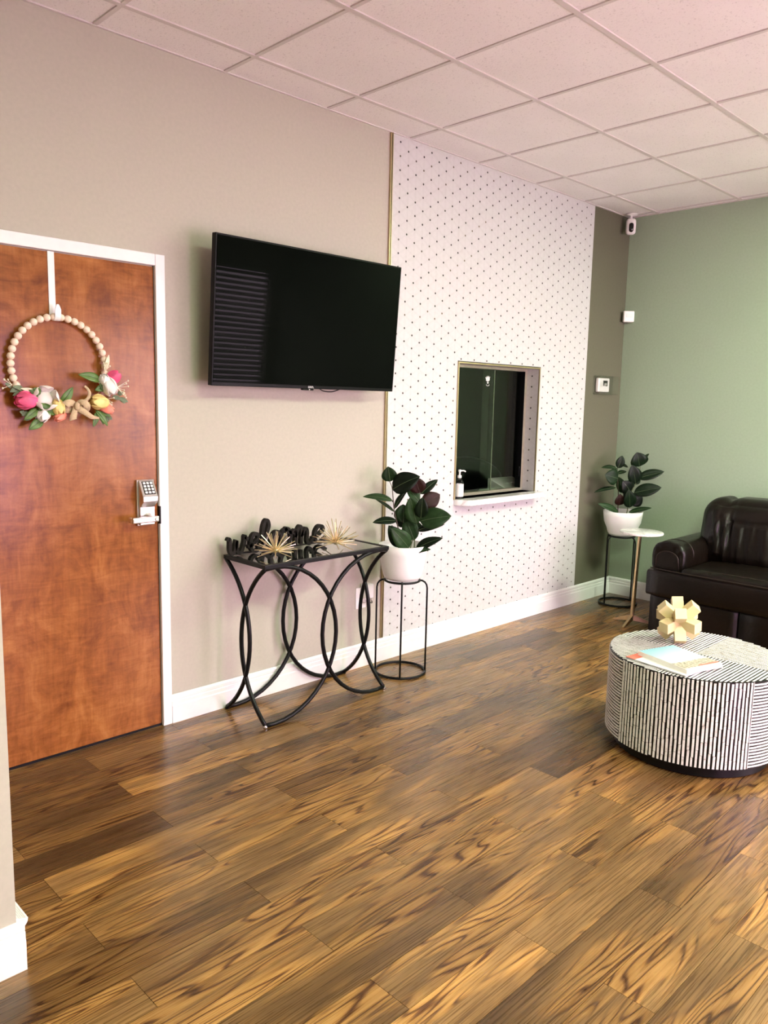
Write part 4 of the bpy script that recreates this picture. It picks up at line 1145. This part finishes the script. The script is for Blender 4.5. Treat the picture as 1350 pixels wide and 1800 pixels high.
# sanitizer bottle
sb = thing('pump_bottle', 'clear pump bottle with white label on the reception sill', 'bottle', (-1.962, .010, .925))
G().lathe([(.024, 0), (.0275, .004), (.0275, .105), (.024, .120), (.012, .130), (.0115, .138)], n=28).obj('bottle', 'bottle_clear', sb, auto=40)
G().lathe([(.0280, .016), (.0280, .098)], n=28, capb=False, capt=False).obj('label', 'white_plastic', sb, True)
G().lathe([(.013, .136), (.013, .152), (.006, .154), (.006, .176)], n=20).obj('collar', 'white_plastic', sb, auto=40)
g = G(); g.lathe([(.010, .176), (.010, .186), (.008, .190)], n=16); g.tube([(.0, 0, .183), (.022, -.018, .183), (.030, -.024, .176)], .0048, 8); g.obj('pump_head', 'white_plastic', sb, auto=40)

# office behind the glass
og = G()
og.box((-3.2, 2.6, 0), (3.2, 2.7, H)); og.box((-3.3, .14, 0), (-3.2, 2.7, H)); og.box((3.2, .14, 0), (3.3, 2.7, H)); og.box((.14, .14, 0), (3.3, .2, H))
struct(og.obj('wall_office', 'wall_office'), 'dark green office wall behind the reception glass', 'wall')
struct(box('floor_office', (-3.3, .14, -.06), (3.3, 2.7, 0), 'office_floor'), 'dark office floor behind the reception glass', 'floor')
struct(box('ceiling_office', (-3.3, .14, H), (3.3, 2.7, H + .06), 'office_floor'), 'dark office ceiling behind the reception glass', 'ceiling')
struct(box('trim_4', (1.50, 2.50, 0), (1.95, 2.6, H), 'jamb_brown'), 'brownish door jamb seen through the reception glass', 'trim')
dk = thing('reception_desk', 'dark reception desk top just inside the glass', 'desk', (-1.2, .5, 0))
rel(box('desk_top', (-2.6, .15, .86), (.1, .62, .89), 'black_plastic', bevel=.003), dk)
rel(box('side_panel', (-2.6, .15, 0), (-2.56, .62, .86), 'black_plastic'), dk); rel(box('side_panel', (.06, .15, 0), (.1, .62, .86), 'black_plastic'), dk)
ph = thing('desk_phone', 'grey desk device with buttons behind the reception glass', 'phone', (-1.075, .262, .89))
sec = [(-.11, 0), (.10, 0), (.10, .020), (.08, .085), (-.11, .03)]
G().prism([(-.105, 0), (.10, 0), (.10, .10), (.085, .10), (-.105, .022)], lambda u, v, t: (-.14 + t, u, v), .29).obj('body', 'grey_device', ph, bevel=.004)
for bx, by in ((-.03, .2), (.03, .2), (.08, .2), (-.03, .55), (.03, .55), (.08, .55)):
    yy = -.105 + .19 * by; zz = .022 + .078 * by
    box('button', (bx - .016, yy - .008, zz - .002), (bx + .016, yy + .008, zz + .006), 'white_plastic', ph)
pp = tag(box('paper_pad', (-1.44, .17, .891), (-1.27, .27, .925), 'grey_device'), 'small pale notepad behind the reception glass', 'notepad')
oc = thing('office_chair', 'black office chair back behind the reception glass', 'office chair', (-.55, 1.15, 0))
soft('backrest', (-1.10, 1.08, .50), (-.05, 1.20, 1.03), .05, oc, 10, (0, .02, .05), lambda p, n: p + Vector((0, 0, -.10 * ((p.x + .575) / .52) ** 2 if p.z > .8 else 0)), 'black_plastic')
soft('seat', (-.95, 1.15, .42), (-.15, 1.70, .50), .035, oc, 6, mt='black_plastic')
rel(G().lathe([(.28, 0), (.28, .03), (.03, .06), (.03, .44)], (-.55, 1.42, 0), 20).obj('pedestal', 'black_plastic'), oc)
rel(box('back_bracket', (-.60, 1.17, .40), (-.50, 1.22, .62), 'black_plastic'), oc)

# ---------------------------------------------------------------- small wall devices
# outlet with plug-in
ou = thing('wall_outlet', 'white wall outlet behind the console table legs', 'outlet', (-2.829, 0, .41))
box('plate', (-.040, -.006, -.062), (.040, 0, .062), 'white_plastic', ou, bevel=.002)
for z in (-.022, .022): G().lathe([(.015, 0), (.015, .003)], n=16).obj('socket', 'white_plastic', ou).data.transform(Matrix.Translation((0, -.006, z)) @ Matrix.Rotation(PI / 2, 4, 'X'))
pa_ = thing('plug_adapter', 'white plug-in adapter in the wall outlet behind the console table', 'adapter', (-2.808, -.006, .425))
box('body', (-.030, -.052, -.012), (.032, -.003, .072), 'white_plastic', pa_, bevel=.006)
box('base', (-.022, -.040, -.034), (.028, -.003, -.012), 'satin_steel', pa_, bevel=.003)
G().tube(catmull([(-.02, -.045, -.025), (.0, -.055, -.035), (.02, -.05, -.04), (.035, -.03, -.035)], 5), .003, 6).obj('cord', 'black_plastic', pa_, True)
# thermostat in clear lock box
th = thing('thermostat', 'white thermostat inside a clear lock cover on the taupe wall', 'thermostat', (-.272, 0, 1.700))
box('back_plate', (-.145, -.006, -.072), (.145, 0, .072), 'clear_plastic', th, bevel=.002)
box('body', (-.115, -.030, -.052), (.050, -.004, .054), 'white_plastic', th, bevel=.006)
box('display', (-.045, -.032, -.006), (.018, -.030, .036), 'black_plastic', th)
g = G()
for a, b_ in (((-.145, -.055, -.072), (-.141, -.006, .072)), ((.141, -.055, -.072), (.145, -.006, .072)), ((-.141, -.055, .068), (.141, -.006, .072)), ((-.141, -.055, -.072), (.141, -.006, -.068)), ((-.141, -.058, -.068), (.141, -.055, .068))): g.box(a, b_)
g.obj('cover', 'clear_plastic', th)
o = G().lathe([(.011, 0), (.011, .012), (.006, .014)], n=16).obj('lock', 'satin_steel', th); o.data.transform(Matrix.Translation((-.070, -.058, .004)) @ Matrix.Rotation(PI / 2, 4, 'X'))
# motion sensor across the corner
ms = thing('motion_sensor', 'small white motion sensor in the corner on the green wall', 'sensor', (-.034, -.052, 2.243))
ms.rotation_euler = (0, 0, math.radians(-45))
box('body', (-.042, -.020, -.043), (.042, .020, .043), 'white_plastic', ms, bevel=.008, seg=3)
box('lens', (-.022, -.0225, -.008), (.028, -.019, .022), 'grid_white', ms, bevel=.002)
# security camera hanging from ceiling
sc_ = thing('security_camera', 'white security camera with black lens hanging at the ceiling corner', 'camera', (-.125, -.075, 3.0))
G().lathe([(.006, -.014), (.030, -.011), (.046, -.004), (.046, -.001)], n=28).obj('mount', 'white_plastic', sc_, True)
G().tube([(0, 0, -.012), (0, 0, -.034)], .008, 10).obj('stalk', 'white_plastic', sc_)
cbm = softbox((-.037, -.026, -.152), (.037, .026, -.032), .024, 10)
cm = bpy.data.meshes.new('body'); cbm.transform(Matrix.Rotation(math.radians(-52), 4, 'Z')); cbm.to_mesh(cm); cbm.free(); cm.materials.append(mat('white_plastic'))
for p in cm.polygons: p.use_smooth = True
o = bpy.data.objects.new('body', cm); COL.objects.link(o); o.parent = sc_
lbm = softbox((-.0175, -.0285, -.138), (.0175, -.020, -.068), .017, 8)
lm_ = bpy.data.meshes.new('lens'); lbm.transform(Matrix.Rotation(math.radians(-52), 4, 'Z')); lbm.to_mesh(lm_); lbm.free(); lm_.materials.append(mat('lens_black'))
for p in lm_.polygons: p.use_smooth = True
o = bpy.data.objects.new('lens', lm_); COL.objects.link(o); o.parent = sc_
